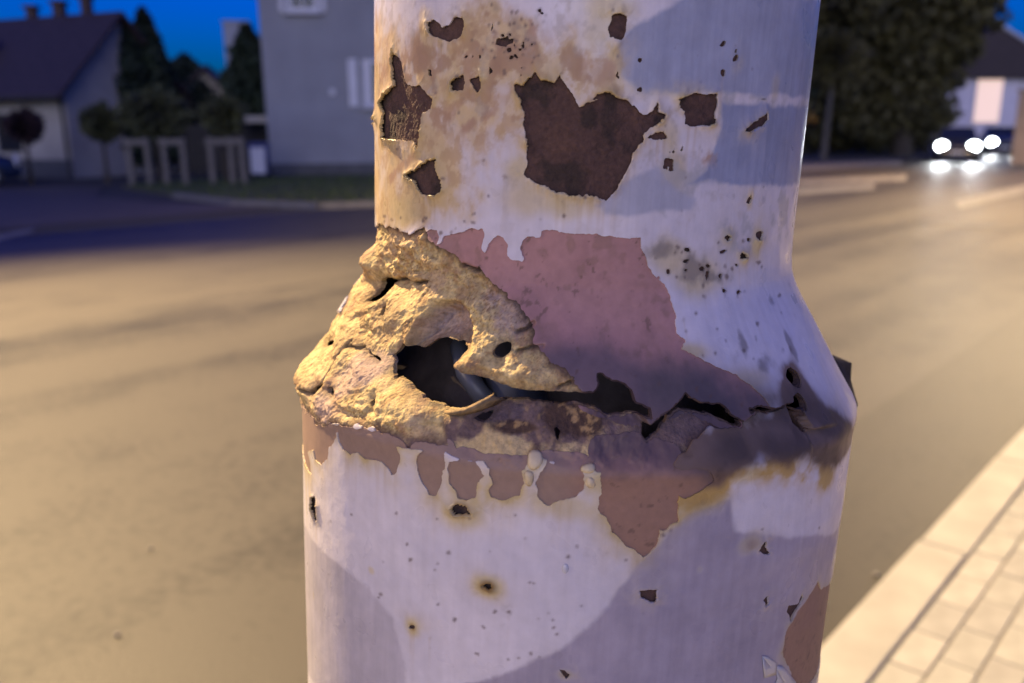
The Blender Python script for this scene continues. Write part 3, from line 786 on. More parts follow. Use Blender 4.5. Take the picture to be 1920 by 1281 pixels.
# ---- where the metal is eaten through
HOLES = [
    [(722, 668), (735, 660), (746, 645), (752, 652), (768, 652), (785, 654), (800, 641), (828, 637), (858, 644), (876, 655), (868, 670), (857, 682), (880, 698), (910, 706),
     (932, 712), (960, 725), (1000, 731), (1040, 733), (1085, 735), (1112, 736), (1124, 722), (1121, 702), (1130, 702), (1146, 714), (1168, 720), (1182, 733), (1190, 752), (1216, 767), (1219, 782),
     (1200, 777), (1185, 776), (1165, 783), (1140, 782), (1118, 768), (1080, 759), (1040, 763), (1000, 756), (960, 750), (935, 752), (900, 760), (870, 768), (838, 766), (815, 756), (795, 746), (775, 730), (762, 714), (745, 708), (737, 716), (728, 702), (726, 684)],
    [(1209, 800), (1222, 798), (1232, 786), (1252, 772), (1272, 757), (1284, 738), (1292, 750), (1322, 758), (1354, 761), (1364, 776), (1392, 793), (1398, 801), (1384, 799), (1352, 784), (1312, 774), (1280, 770), (1256, 786), (1246, 800), (1236, 816), (1216, 830), (1208, 818)],
    [(1404, 768), (1420, 763), (1448, 769), (1478, 758), (1488, 757), (1462, 771), (1448, 775), (1420, 770)],
    blob(1485, 708, 10, 17, -.6, 12, 3, .12), blob(1495, 754, 10, 16, -.5, 12, 4, .12),
    [(1492, 768), (1500, 776), (1506, 795), (1518, 808), (1510, 808), (1498, 794)],
    [(927, 662), (934, 648), (948, 640), (960, 641), (961, 655), (950, 665), (938, 674), (930, 668)],
    [(668, 566), (682, 546), (694, 527), (706, 520), (717, 523), (712, 535), (704, 547), (694, 558), (682, 568)],
    [(700, 592), (703, 580), (710, 572), (711, 584), (705, 596)],
    [(662, 652), (669, 646), (673, 656), (682, 666), (694, 671), (702, 678), (692, 680), (683, 674), (674, 668), (668, 661)],
    blob(609, 644, 9, 4, -.45, 9, 5, .15), blob(611, 734, 5, 8, .2, 9, 6, .15), blob(697, 757, 6, 9, .35, 9, 7, .15),
    [(884, 787), (900, 776), (918, 776), (914, 788), (900, 795)], [(1036, 806), (1044, 800), (1052, 812), (1046, 832), (1040, 820)],
    [(575, 738), (588, 724), (602, 720), (590, 733), (580, 745)],
    [(1378, 789), (1390, 795), (1397, 804), (1385, 798)],
]
f_hole = union([sdf(h) + (.0002 if k in (1, 2, 5) else 0) for k, h in enumerate(HOLES)]) + n_fine * .0007 + n_grit * .0004

# ---- zones of the surface
POWDER = [(704, 428), (730, 424), (760, 431), (800, 431), (806, 450), (832, 466), (870, 488), (897, 508), (932, 534), (966, 568), (992, 603), (1004, 640), (1040, 676), (1076, 708), (1102, 736),
          (1090, 752), (930, 760), (856, 780), (842, 800), (844, 838), (800, 832), (742, 815), (690, 806), (640, 800), (592, 792), (560, 782), (540, 740), (530, 690), (600, 640), (640, 585), (660, 500), (690, 450)]
f_pow = sdf(POWDER) + n_mid * .0032 + n_fine * .0016
BAND = [(548, 770), (600, 788), (690, 800), (742, 808), (830, 826), (830, 765), (935, 748), (1100, 742), (1215, 778), (1290, 742), (1390, 788), (1420, 776), (1400, 802), (1340, 806), (1300, 830), (1270, 860), (1250, 890), (1130, 885), (1112, 882), (1085, 880), (1040, 876), (1014, 862), (1004, 852), (996, 866), (985, 882), (940, 884), (912, 878), (904, 866), (890, 872), (850, 862), (834, 850), (815, 852), (790, 844), (700, 822), (640, 814), (560, 804)]
f_band = sdf(BAND) + n_mid * .0020 + n_fine * .0010
PRIM = (ZP(530, 400, 3.371, [(915, 130), (935, 102), (990, 100), (1005, 150), (1000, 195), (1018, 190), (1030, 135), (1110, 126), (1200, 100), (1270, 100), (1280, 150), (1265, 225), (1285, 250), (1305, 195), (1340, 152), (1380, 137), (1400, 148)])
        + ZP(850, 420, 3.371, [(345, 130), (350, 200), (380, 232), (440, 238), (452, 220), (428, 150), (440, 100), (470, 82), (545, 82), (560, 37), (620, 35), (740, 60), (900, 65), (1080, 90), (1180, 87), (1178, 150), (1212, 210), (1228, 270), (1282, 340), (1342, 400), (1372, 470), (1392, 540), (1412, 600)])
        + [(1266, 596), (1270, 622), (1286, 640), (1281, 655), (1328, 680), (1380, 702), (1420, 735), (1444, 770), (1390, 800), (1290, 755), (1215, 790), (1100, 755), (1068, 715), (1030, 680), (996, 642), (984, 606), (958, 572), (925, 540), (890, 515), (862, 496), (825, 475), (802, 455)])
SCAL = [ZP(540, 700, 3.371, q) for q in (
    [(60, 280), (320, 330), (300, 430), (265, 470), (255, 540), (215, 578), (180, 540), (165, 480), (135, 495), (150, 560), (157, 645), (128, 600), (95, 480), (60, 420)],
    [(310, 340), (440, 350), (560, 380), (690, 410), (705, 470), (720, 530), (705, 600), (682, 638), (660, 640), (635, 590), (600, 560), (560, 545), (500, 540), (440, 500), (400, 510), (360, 480), (330, 440)],
    [(830, 500), (870, 478), (930, 462), (990, 478), (1002, 560), (987, 640), (967, 720), (940, 770), (905, 765), (870, 715), (840, 660), (825, 580)],
    [(1025, 560), (1100, 540), (1190, 565), (1237, 650), (1200, 702), (1187, 790), (1130, 800), (1080, 780), (1050, 730), (1018, 680), (1012, 600)])]
SCAL += [ZP(860, 700, 3.371, q) for q in (
    [(198, 585), (300, 590), (397, 598), (412, 700), (390, 770), (340, 780), (270, 802), (200, 787), (193, 740), (210, 690), (195, 640)],
    [(560, 560), (640, 580), (760, 580), (792, 640), (792, 730), (740, 780), (650, 800), (570, 837), (508, 800), (488, 700), (520, 620)],
    [(890, 480), (1120, 450), (1350, 520), (1385, 800), (1380, 930), (1300, 987), (1265, 980), (1252, 1080), (1200, 1130), (1160, 1162), (1110, 1110), (1050, 1090), (1010, 1040), (990, 1010), (960, 980), (930, 910), (880, 862), (902, 760)])]
SCAL.append(ZP(1200, 740, 2.368, [(780, 825), (795, 858), (835, 835), (860, 790), (880, 900), (850, 1200), (830, 1330), (690, 1330), (655, 1215), (622, 1140), (640, 1040), (690, 960), (740, 890)]))
SCAL.append(ZP(1200, 740, 2.368, [(148, 330), (300, 330), (330, 380), (280, 420), (200, 462), (160, 440), (148, 400)]))
PINKS = [ZP(660, 0, 3.05, q) for q in (
    [(510, 640), (560, 610), (640, 570), (672, 520), (660, 580), (610, 640), (580, 690), (565, 735), (550, 690), (515, 670)],
    [(605, 780), (640, 720), (700, 680), (718, 700), (705, 750), (660, 770), (670, 830), (640, 858), (612, 820)],
    [(745, 690), (780, 640), (820, 600), (815, 545), (870, 530), (920, 480), (930, 520), (890, 590), (860, 600), (820, 660), (770, 705)],
    [(225, 1010), (290, 930), (370, 870), (375, 900), (330, 960), (270, 1010), (230, 1060)],
    [(960, 330), (1000, 250), (1020, 120), (1060, 150), (1058, 380), (990, 370)],
    [(370, 330), (390, 230), (420, 250), (450, 330), (440, 400), (380, 420)], [(800, 350), (880, 330), (900, 400), (890, 440), (800, 430)], [(825, 250), (860, 240), (870, 290), (830, 310)])]
PINKS += [ZP(1100, 0, 3.05, q) for q in ([(15, 350), (70, 330), (160, 350), (160, 430), (130, 500), (90, 510), (15, 480)], [(655, 920), (690, 880), (730, 885), (735, 950), (700, 990), (660, 990)], [(-60, 320), (0, 290), (10, 420), (-70, 440)])]
n_edge = n_fine * .0009 + n_grit * .0005
f_prim = sdf(PRIM) + n_edge
f_scal = union([sdf(q) for q in SCAL]) + n_edge
f_pink = union([sdf(q, .006) for q in PINKS]) + n_fine * .0012 + n_grit * .0009
z1 = lambda q: ZP(660, 0, 3.05, q)
z2 = lambda q: ZP(1100, 0, 3.05, q)
CHIPS = [
    z1([(440, 130), (475, 115), (505, 132), (530, 157), (562, 140), (600, 98), (642, 98), (658, 130), (640, 190), (610, 225), (560, 242), (510, 225), (465, 205), (447, 170)]),
    z1([(248, 285), (262, 310), (285, 340), (298, 380), (318, 470), (350, 492), (405, 490), (430, 530), (478, 575), (460, 625), (415, 645), (405, 700), (402, 780), (388, 858), (370, 820), (330, 805), (250, 800), (190, 795), (188, 720), (195, 640), (178, 590), (200, 550), (235, 508), (262, 490), (245, 420), (238, 350)]),
    z1([(318, 1000), (380, 975), (440, 925), (495, 910), (500, 985), (528, 1080), (500, 1118), (420, 1118), (395, 1085), (370, 1030)]),
    z1([(578, 470), (620, 440), (642, 420), (655, 470), (645, 522), (580, 520)]), z1([(680, 455), (710, 450), (740, 435), (745, 500), (722, 540), (700, 500)]),
    # the big one
    z1([(920, 478), (985, 490), (1030, 440), (1050, 408), (1085, 462), (1130, 465), (1160, 475), (1190, 430), (1230, 490), (1270, 540), (1300, 615), (1350, 590), (1403, 570)])
    + z2([(30, 570), (70, 540), (130, 530), (155, 560), (230, 575), (285, 625), (320, 660), (365, 640), (400, 590), (405, 640), (445, 660), (420, 700), (370, 730), (325, 760), (315, 810), (260, 870), (245, 930), (210, 1010), (170, 1080), (110, 1145), (70, 1130), (0, 1110)])
    + z1([(1320, 1125), (1250, 1110), (1160, 1090), (1040, 1035), (985, 1000), (1003, 940), (1008, 800), (985, 720), (990, 640), (960, 560)]),
    z2([(345, 785), (390, 755), (440, 750), (465, 790), (440, 805), (380, 800)]),
    z2([(520, 570), (600, 535), (735, 540), (740, 600), (725, 640), (730, 710), (600, 725), (555, 710), (560, 660), (530, 610)]),
    z2([(885, 745), (920, 710), (970, 685), (1010, 645), (1030, 655), (1030, 690), (990, 725), (920, 755)]),
    z2([(148, 80), (190, 72), (228, 95), (226, 180), (210, 222), (165, 230), (130, 210), (122, 170), (135, 130)]),
    [(588, 935), (593, 928), (599, 950), (600, 975), (594, 978), (589, 955)],
    [(1197, 1104), (1215, 1102), (1229, 1104), (1228, 1122), (1220, 1126), (1200, 1115)],
    ZP(1200, 740, 2.368, [(515, 690), (530, 660), (555, 635), (548, 670), (562, 700), (540, 708)]),
    ZP(1200, 740, 2.368, [(640, 960), (650, 935), (690, 925), (710, 880), (718, 900), (690, 950), (660, 995)]),
    ZP(1200, 740, 2.368, [(540, 905), (560, 895), (565, 920), (545, 935)]),
    [(848, 952), (862, 944), (876, 948), (884, 962), (872, 962), (858, 962)],
    [(1048, 1252), (1058, 1254), (1070, 1262), (1062, 1270), (1054, 1262)],
    z1([(130, 770), (122, 740), (150, 650), (155, 690), (140, 760)]),
    blob(918, 1094, 8, 6, .3, 10, 1, .3), blob(776, 1174, 5, 6, .1, 9, 2, .3),
    blob(1402, 375, 5, 8, .5, 9, 8, .3), blob(1388, 480, 7, 6, .2, 9, 9), blob(1360, 445, 6, 5, .4, 9, 10), blob(1420, 440, 7, 9, .4, 9, 11),
]
# flecks: hand-placed clusters plus a scatter over the lower tube
r_ = random.Random(3); FLECK = []
for k in range(80):
    FLECK.append((r_.uniform(600, 1540), r_.uniform(960, 1275), r_.choice((1.0, 1.2, 1.5, 1.8, 2.2, 2.8))))
for k in range(12): FLECK.append((r_.gauss(1260, 60), r_.gauss(95, 38), r_.choice((1.2, 1.6, 2, 3))))
for k in range(10): FLECK.append((r_.gauss(1380, 20), r_.gauss(115, 30), r_.choice((1.5, 2, 3, 5))))
for k in range(40): FLECK.append((r_.gauss(1320, 55), r_.gauss(515, 30), r_.choice((1.5, 2, 3, 4))))
for k in range(22): FLECK.append((r_.uniform(1280, 1480), r_.uniform(540, 720), r_.choice((1.2, 1.6, 2, 3))))
for k in range(46): FLECK.append((r_.gauss(970, 25), r_.gauss(75, 32), r_.choice((1.5, 2, 2.5, 3.5))))
for k in range(40): FLECK.append((r_.uniform(715, 1150), r_.uniform(20, 420), r_.choice((1.2, 1.5, 2, 2.6))))
for k in range(20): FLECK.append((r_.uniform(1180, 1480), r_.uniform(200, 420), r_.choice((1., 1.4, 2))))
for k in range(20): FLECK.append((r_.uniform(720, 900), r_.uniform(400, 440), r_.choice((1.5, 2, 3))))
f_chip = union([sdf(q) for q in CHIPS]) + n_fine * .0009 + n_grit * .0006
FB = [(q, blob(x, y, q, q * r_.uniform(.6, 1.6), r_.uniform(0, 3), 7, k + 50, .35)) for k, (x, y, q) in enumerate(FLECK)]
f_spot = union([sdf(b, .0016) for q, b in FB])
f_fleck = union([sdf(b, .0016) for q, b in FB if q > 3.3])
# beyond the frame the paint is chipped at random
out = sstep(1.25, 1.45, np.abs(TH)) + sstep(.14, .16, ZZ) + sstep(-.08, -.1, ZZ)
f_more = (fbm(.0032, 37, 4, .55) - .70) * .006 + .0016 * (gauss(960, 90, 70, 60) + gauss(830, 140, 110, 60) + gauss(1190, 140, 60, 50) + gauss(1330, 510, 90, 40) + gauss(1260, 300, 50, 60) + gauss(1390, 110, 40, 60) - 1.0)
f_rand = (fbm(.012, 31, 4) - .66) * .01 + (np.clip(out, 0, 1) - 1) * .02

# ---- deformation, metres outward from the ideal tube
POCKET = [(752, 660), (765, 630), (785, 600), (812, 572), (850, 562), (878, 585), (886, 625), (880, 660), (830, 640), (790, 655)]
f_pk = sdf(POCKET)
in_pow = sstep(-.0005, .0022, f_pow)
terr = fbm(.005, 41, 5, .55, 1.0, 1.6); terr = np.floor(terr * 11) / 11 + .35 * (terr * 11 % 1) ** 3 / 11
rough = np.clip(.18 + gauss(750, 480, 110, 46) * .9 + gauss(680, 600, 60, 60) * .7 + gauss(690, 785, 120, 26) * .7 + gauss(910, 560, 60, 60) * .6 + gauss(1000, 610, 40, 40) * .4 - gauss(760, 760, 90, 30) * .3, .08, 1)
ridge = sstep(.016, .0, np.abs(fbm(.011, 45, 4, .55) - .5)) * sstep(.0, .12, fbm(.02, 49, 3) - .45)
seams = np.minimum.reduce([pline([(600, 722), (612, 700), (628, 668), (648, 640)]), pline([(556, 742), (575, 738), (603, 720)]), pline([(712, 529), (740, 524), (770, 532), (800, 529)]), pline([(1000, 606), (985, 618), (970, 622)]), pline([(1018, 648), (1000, 650), (972, 656)]),
                           pline([(870, 497), (900, 508)]), pline([(1048, 725), (1068, 716)]), pline([(662, 655), (640, 650), (628, 668)])])
seam = sstep(.0007, .0001, seams + n_fine * .0006)
fl2 = fbm(.0044, 43, 5, .58, .6, 1.6); fr2 = fl2 * 12 % 1; flk = sstep(.22, .0, fr2) + sstep(.9, 1, fr2) * .6
fl2 = np.floor(fl2 * 12) / 12 + .2 * fr2 ** 4 / 12
D = in_pow * ((terr - .62) * .0030 * rough + (fl2 - .5) * .0040 * (.3 + rough) + (n_fine * .0004 + n_grit * .0007) * (.5 + rough) + n_mid * .0008 - .0006 * ridge) - .0013 * seam
D += -.0065 * sstep(-.0012, .0035, f_pk)
D += .0042 * gauss(702, 488, 66, 28) + .0020 * gauss(790, 470, 90, 30) - .0040 * gauss(740, 535, 80, 20) - .0035 * gauss(690, 540, 70, 20)
D += .0018 * gauss(925, 620, 70, 70) + .0024 * gauss(1000, 690, 70, 40) + .0026 * gauss(870, 690, 30, 30)
D += .0030 * gauss(574, 698, 80, 38) - .0022 * gauss(662, 604, 50, 26) - .0016 * gauss(676, 560, 40, 18) - .0025 * gauss(700, 640, 70, 35) + .0030 * gauss(760, 770, 80, 35) - .0016 * gauss(640, 700, 26, 60)
D += -.0022 * gauss(1180, 640, 130, 60)
crack = [(540, 735), (600, 722), (660, 660), (725, 680), (760, 730), (840, 768), (935, 750), (1040, 748), (1110, 752), (1200, 778), (1218, 800), (1250, 778), (1285, 745), (1390, 795), (1420, 768), (1450, 772), (1490, 758), (1520, 806), (1610, 800)]
cu = px2uv(crack); vc = np.interp(GU, cu[:, 0], cu[:, 1])
dv = GV - vc
right = sstep(px2uv([(850, 780)])[0][0], px2uv([(930, 780)])[0][0], GU) * sstep(px2uv([(1565, 780)])[0][0], px2uv([(1500, 780)])[0][0], GU)
below = sstep(.0005, -.0005, dv) * np.exp(np.minimum(dv, 0) / .0075)
D += -.0026 * right * below + .0010 * right * sstep(-.0005, .0005, dv) * np.exp(-np.maximum(dv, 0) / .006)
in_band = sstep(-.0005, .002, f_band)
lump = fbm(.0045, 61, 5, .55)
D += in_band * right * (np.floor(lump * 7) / 7 - .45) * .0022 * sstep(px2uv([(1260, 800)])[0][0], px2uv([(1150, 800)])[0][0], GU) + in_band * n_fine * .0006
leftq = sstep(px2uv([(1260, 800)])[0][0], px2uv([(1120, 800)])[0][0], GU)
D += in_band * (n_mid * .0016) * (.3 + .7 * leftq)
D += .0009 * n_big * sstep(.07, .05, GV) * sstep(-.02, .0, GV)
in_chip = sstep(0, .001, f_chip)
D += in_chip * (n_fine * .0003 + n_grit * .00025)
D += -.0012 * sstep(-.003, .001, f_hole) * in_pow
edge_rough = n_fine * .00025
lip = np.exp(-np.maximum(-f_chip, 0) / .0012) * (f_chip < 0)            # paint lifts a little round the chips

# ---- albedo
def mixc(col, new, f): return col * (1 - f[..., None]) + np.asarray(new)[None, None] * f[..., None]
def base(c): return np.broadcast_to(np.asarray(c, float), (NR, NC, 3)).copy()
st = base((.080, .046, .037))
st = mixc(st, (.040, .027, .022), sstep(.0, .22, n_mid)); st = mixc(st, (.12, .066, .045), sstep(.12, .3, -n_mid) * .5)
pw = base((.545, .42, .185)); pw = mixc(pw, (.40, .27, .11), sstep(.03, .2, n_mid) * .8); pw = mixc(pw, (.26, .16, .09), sstep(.16, .30, fbm(.009, 71, 5) - .5) * .9)
pw = mixc(pw, (.63, .51, .25), sstep(.1, .25, fbm(.004, 77, 4) - .5) * .7); pw = mixc(pw, (.33, .25, .20), sstep(-.001, .003, f_pk) * .75)  # the pocket's purple-grey shade is put into the rust colour
mauve = np.maximum.reduce([gauss(690, 695, 55, 40), gauss(830, 600, 60, 40), gauss(920, 560, 50, 40) * .7, gauss(600, 770, 60, 24) * .8]); pw = mixc(pw, (.34, .26, .22), sstep(.35, .8, mauve + n_mid * .8) * .8)  # mauve brown put into the colour where the rust lies in shade
pw = pw * (1 + n_fine * .7 + n_grit * .5)[..., None]; pw = mixc(pw, (.33, .20, .095), sstep(.03, .18, fbm(.0030, 57, 5, .6) - .5) * .7); pw = mixc(pw, (.40, .27, .17), sstep(.0, .16, fbm(.012, 59, 5, .6) - .5) * .55)
pw = mixc(pw, (.17, .10, .055), np.clip(ridge * .55 + sstep(.1, .28, fbm(.0026, 53, 4) - .5) * rough * .6, 0, 1)); pw = mixc(pw, (.37, .265, .13), np.clip(sstep(.2, .75, np.maximum.reduce([gauss(715, 605, 70, 50), gauss(640, 640, 50, 40) * .8, gauss(780, 520, 60, 26) * .8, gauss(880, 545, 40, 30) * .8]) + n_mid * .9) * .75, 0, 1))
pw = mixc(pw, (.36, .27, .225), np.clip(sstep(.25, .75, np.maximum.reduce([gauss(960, 600, 40, 40), gauss(650, 700, 50, 46), gauss(700, 690, 50, 40), gauss(600, 770, 60, 26)]) + n_mid * 1.1) * .8, 0, 1))
pw = mixc(pw, (.21, .125, .06), np.clip(flk * (.3 + rough) * .95, 0, .85)); pw = mixc(pw, (.05, .03, .02), seam * .85)
st = mixc(st, (0, 0, 0), in_pow) + pw * in_pow[..., None]
leftb = sstep(px2uv([(1240, 820)])[0][0], px2uv([(1120, 820)])[0][0], GU)
bd_ = base((.165, .112, .096)); bd_ = mixc(bd_, (.105, .072, .065), sstep(.06, .24, fbm(.008, 81, 5) - .5) * (.35 + .5 * leftb)); bd_ = mixc(bd_, (.34, .235, .13), sstep(.12, .25, fbm(.0035, 87, 5) - .5) * .7 * leftb)
och = np.maximum.reduce([gauss(895, 848, 60, 20), gauss(985, 845, 70, 18), gauss(1000, 872, 20, 30), gauss(1110, 855, 16, 12)])
bd_ = mixc(bd_, (.56, .42, .20), sstep(.15, .5, och + n_mid * 1.4 + n_fine * .6))
rust_l = np.maximum(gauss(1070, 790, 55, 30), gauss(970, 805, 40, 12)); bd_ = mixc(bd_, (.075, .043, .026), sstep(.3, .6, rust_l + n_mid) * .9); bd_ = mixc(bd_, (.36, .23, .10), sstep(.3, .6, rust_l + n_mid) * sstep(.06, .16, n_fine))
w_b = in_band * (1 - in_pow)
st = st * (1 - w_b)[..., None] + bd_ * w_b[..., None]
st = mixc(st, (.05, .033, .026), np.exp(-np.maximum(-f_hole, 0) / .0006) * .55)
# dark band that runs along the crack on the right
dark_band = np.exp(-(pline([(1240, 720), (1330, 745), (1430, 765), (1500, 760), (1580, 800)]) / .0062) ** 2)
dark_band = np.clip(np.maximum(dark_band, np.exp(-(pline([(1360, 850), (1450, 835), (1560, 850)]) / .004) ** 2)) * (1 + n_mid * 1.2), 0, 1)
pr_ = base((.375, .205, .190)); pr_ = mixc(pr_, (.31, .165, .155), sstep(.0, .25, n_mid) * .7); pr_ = mixc(pr_, (.43, .25, .22), sstep(.05, .25, n_big) * .5)
low = sstep(px2uv([(1100, 905)])[0][1], px2uv([(1100, 835)])[0][1], GV)
pr_ = mixc(pr_, (.285, .168, .112), (1 - low) * sstep(px2uv([(1100, 780)])[0][1] + .002, px2uv([(1100, 830)])[0][1], GV) * .95)
pr_ = mixc(pr_, (.26, .15, .12), sstep(.02, .2, fbm(.010, 131, 5, .6) - .5) * .5); pr_ = mixc(pr_, (.20, .12, .085), sstep(.12, .26, fbm(.0035, 137, 4) - .5) * .45)
pr_ = mixc(pr_, (.135, .100, .108), sstep(.1, .85, np.exp(-(pline([(1040, 700), (1130, 710), (1230, 745), (1330, 745)]) / .0075) ** 2) + n_mid * .5) * .9)
pr_ = mixc(pr_, (.115, .080, .075), sstep(.15, .85, np.exp(-(pline([(1130, 815), (1200, 820), (1320, 830), (1340, 850)]) / .0075) ** 2) + n_mid * .6) * .9)
pr_ = mixc(pr_, (.085, .070, .072), dark_band * .85)
pr_ = mixc(pr_, (.12, .07, .05), sstep(.24, .34, n_fine + n_mid * .5) * .6)
brl = sstep(px2uv([(1130, 850)])[0][0], px2uv([(1040, 850)])[0][0], GU) * sstep(px2uv([(800, 760)])[0][1], px2uv([(800, 800)])[0][1], GV)
pr_ = mixc(pr_, (.27, .19, .145), brl * .85)

pa = base((.61, .58, .61))
pa = mixc(pa, (.48, .47, .54), sstep(-.1, .2, n_big) * .35)
pa = pa * (1 + n_mid * .10)[..., None]
def patch(poly, soft=.0009): return sstep(-soft, soft, sdf(poly) + n_fine * .0004)
# stains
halo = np.exp(-np.maximum(-f_chip, 0) / .0022) * (f_chip < 0)
och_zone = sstep(-.006, .004, sdf([(706, 62), (830, 66), (900, 30), (1005, 70), (1165, 95), (1160, 170), (1000, 250), (880, 300), (880, 370), (760, 430), (700, 440)]) + n_mid * .012)
leftz = sstep(px2uv([(1010, 300)])[0][0], px2uv([(900, 300)])[0][0], GU)
pa = mixc(pa, (.54, .42, .24), np.clip(och_zone * (.95 + n_mid * 1.6), 0, 1))
tan_ = sstep(-.0008, .0005, f_pink) * sstep(-.35, .05, n_mid)
pa = mixc(pa, (.37, .235, .165), tan_ * .8)
brn2 = sstep(.02, .12, fbm(.0028, 93, 5, .62) - .5) * och_zone
pa = mixc(pa, (.42, .29, .165), brn2 * .6)
brn = sstep(.0, .12, fbm(.006, 91, 5, .6) - .5 + gauss(800, 100, 90, 40) * .12) * och_zone
pa = mixc(pa, (.36, .235, .145), brn * .85 * sstep(px2uv([(800, 300)])[0][1], px2uv([(800, 200)])[0][1], GV))
scal_h = np.exp(-np.maximum(-np.maximum(f_scal, f_band), 0) / .0028)
pa = mixc(pa, (.50, .40, .20), np.clip(scal_h * (.75 + n_mid * 2.0), 0, 1))
pa = mixc(pa, (.46, .35, .15), np.clip(halo * (.55 + n_mid * 2.2), 0, 1))
STAIN = [(918, 1094, 26, 24, .95), (776, 1174, 18, 22, .95), (1400, 1020, 36, 26, .75), (1060, 1262, 18, 14, .8), (868, 962, 40, 34, .7), (1060, 950, 60, 26, .6), (1310, 935, 60, 32, .95), (1400, 890, 45, 24, .85), (1470, 876, 60, 14, .7), (1545, 885, 24, 24, .6),
         (1500, 1010, 10, 8, .2), (1415, 450, 26, 40, .8), (1362, 442, 18, 16, .7), (1402, 378, 14, 20, .6), (1390, 482, 18, 14, .7), (1260, 320, 36, 44, .75), (1255, 255, 26, 30, .6), (1310, 520, 70, 42, .75), (1250, 480, 50, 40, .7), (1290, 660, 50, 16, .8), (1400, 710, 60, 20, .5),
         (1140, 15, 60, 26, .75), (1120, 60, 40, 40, .6), (1380, 110, 24, 50, .6), (1450, 165, 20, 30, .6), (1250, 165, 110, 16, .5), (975, 318, 40, 30, .8), (1000, 372, 90, 34, .65), (1080, 390, 60, 24, .5), (700, 1068, 9, 9, .6), (592, 1115, 6, 14, .8), (578, 920, 8, 60, .8), (1120, 905, 30, 30, .7), (1005, 860, 30, 40, .8), (760, 400, 70, 40, .6), (1310, 1066, 6, 8, .5)]
for (x, y, a, b, s) in STAIN:
    g_ = gauss(x, y, a, b); pa = mixc(pa, (.52, .43, .22), np.clip(sstep(.08, .9, g_ + n_mid * .5 * (g_ > .04)) * s, 0, 1))
for (x, y, a, b, s) in ((918, 1094, 13, 12, .95), (776, 1174, 9, 10, .95), (1310, 930, 40, 20, .7), (1390, 886, 30, 14, .6), (868, 952, 20, 14, .7), (1405, 1020, 14, 12, .5), (1060, 1262, 9, 7, .7)):
    g_ = gauss(x, y, a, b); pa = mixc(pa, (.25, .15, .05), np.clip(sstep(.15, .9, g_ + n_mid * .8 * (g_ > .05)) * s, 0, 1))
run = np.zeros((NR, NC)); src = np.clip(sstep(-.0002, .0006, np.maximum.reduce([f_chip, f_scal * .6 - .0004, f_spot - .0001])), 0, 1)
dec = np.exp(-np.diff(VAX) / .0055); acc = np.zeros(NC)
for r_i in range(NR - 1, -1, -1):
    acc = np.maximum(src[r_i], acc * (dec[r_i] if r_i < NR - 1 else 1)); run[r_i] = acc
run = run * sstep(.42, .75, fbm(.0016, 101, 3, .5, 1.6, .12))
pa = mixc(pa, (.40, .28, .12), np.clip(run * .55, 0, 1))
brush = fbm(.0030, 107, 4, .6, 2.2, .16) - .5; pa = pa * (1 + brush * .13)[..., None]
dirt = sstep(.08, .26, fbm(.0045, 113, 5, .6) - .5) * sstep(.06, .10, GV); pa = mixc(pa, (.33, .29, .24), dirt * .45)
upr = sstep(px2uv([(1130, 200)])[0][0], px2uv([(1220, 200)])[0][0], GU) * sstep(.068, .074, GV); pa = mixc(pa, (.36, .36, .36), upr * sstep(.0, .2, fbm(.0075, 119, 5, .6) - .5) * .7)
smud = np.maximum.reduce([gauss(1330, 520, 60, 20), gauss(1240, 470, 40, 26), gauss(1300, 505, 40, 26), gauss(1440, 560, 30, 16), gauss(1480, 650, 14, 40), gauss(1390, 640, 14, 30), gauss(1440, 680, 40, 30), gauss(1375, 110, 14, 36), gauss(1300, 115, 30, 10)])
pa = mixc(pa, (.17, .155, .15), sstep(.35, .95, smud + n_mid * 1.5 + n_fine * .5) * .7)
dark_zone = sstep(-.001, .004, sdf([(1440, 700), (1480, 660), (1500, 690), (1530, 740), (1590, 780), (1600, 830), (1560, 880), (1500, 872), (1440, 872), (1390, 892), (1340, 912), (1280, 925), (1215, 900), (1200, 840), (1250, 800), (1400, 780), (1450, 760)]) + n_mid * .006)  # darker area below the crack on the right
pa = mixc(pa, (.44, .30, .10), np.clip(np.exp(-(pline([(1290, 925), (1340, 905), (1400, 880), (1470, 872), (1550, 885)]) / .0042) ** 2) * (1.1 + n_mid * 4.5 + n_fine * 1.5), 0, 1) * .95)
dark_zone = np.clip(dark_zone * 1.6, 0, 1); pa = mixc(pa, (.17, .115, .088), dark_zone * .94); pa = mixc(pa, (.07, .05, .042), dark_zone * sstep(.04, .2, fbm(.006, 121, 5) - .5) * .7)
pa = mixc(pa, (.095, .072, .062), dark_band * .9)
pa = mixc(pa, (.15, .115, .105), sstep(-.00045, .0002, f_spot) * sstep(-.25, .1, n_mid) * .8)
pa = np.clip(pa, .01, .9)

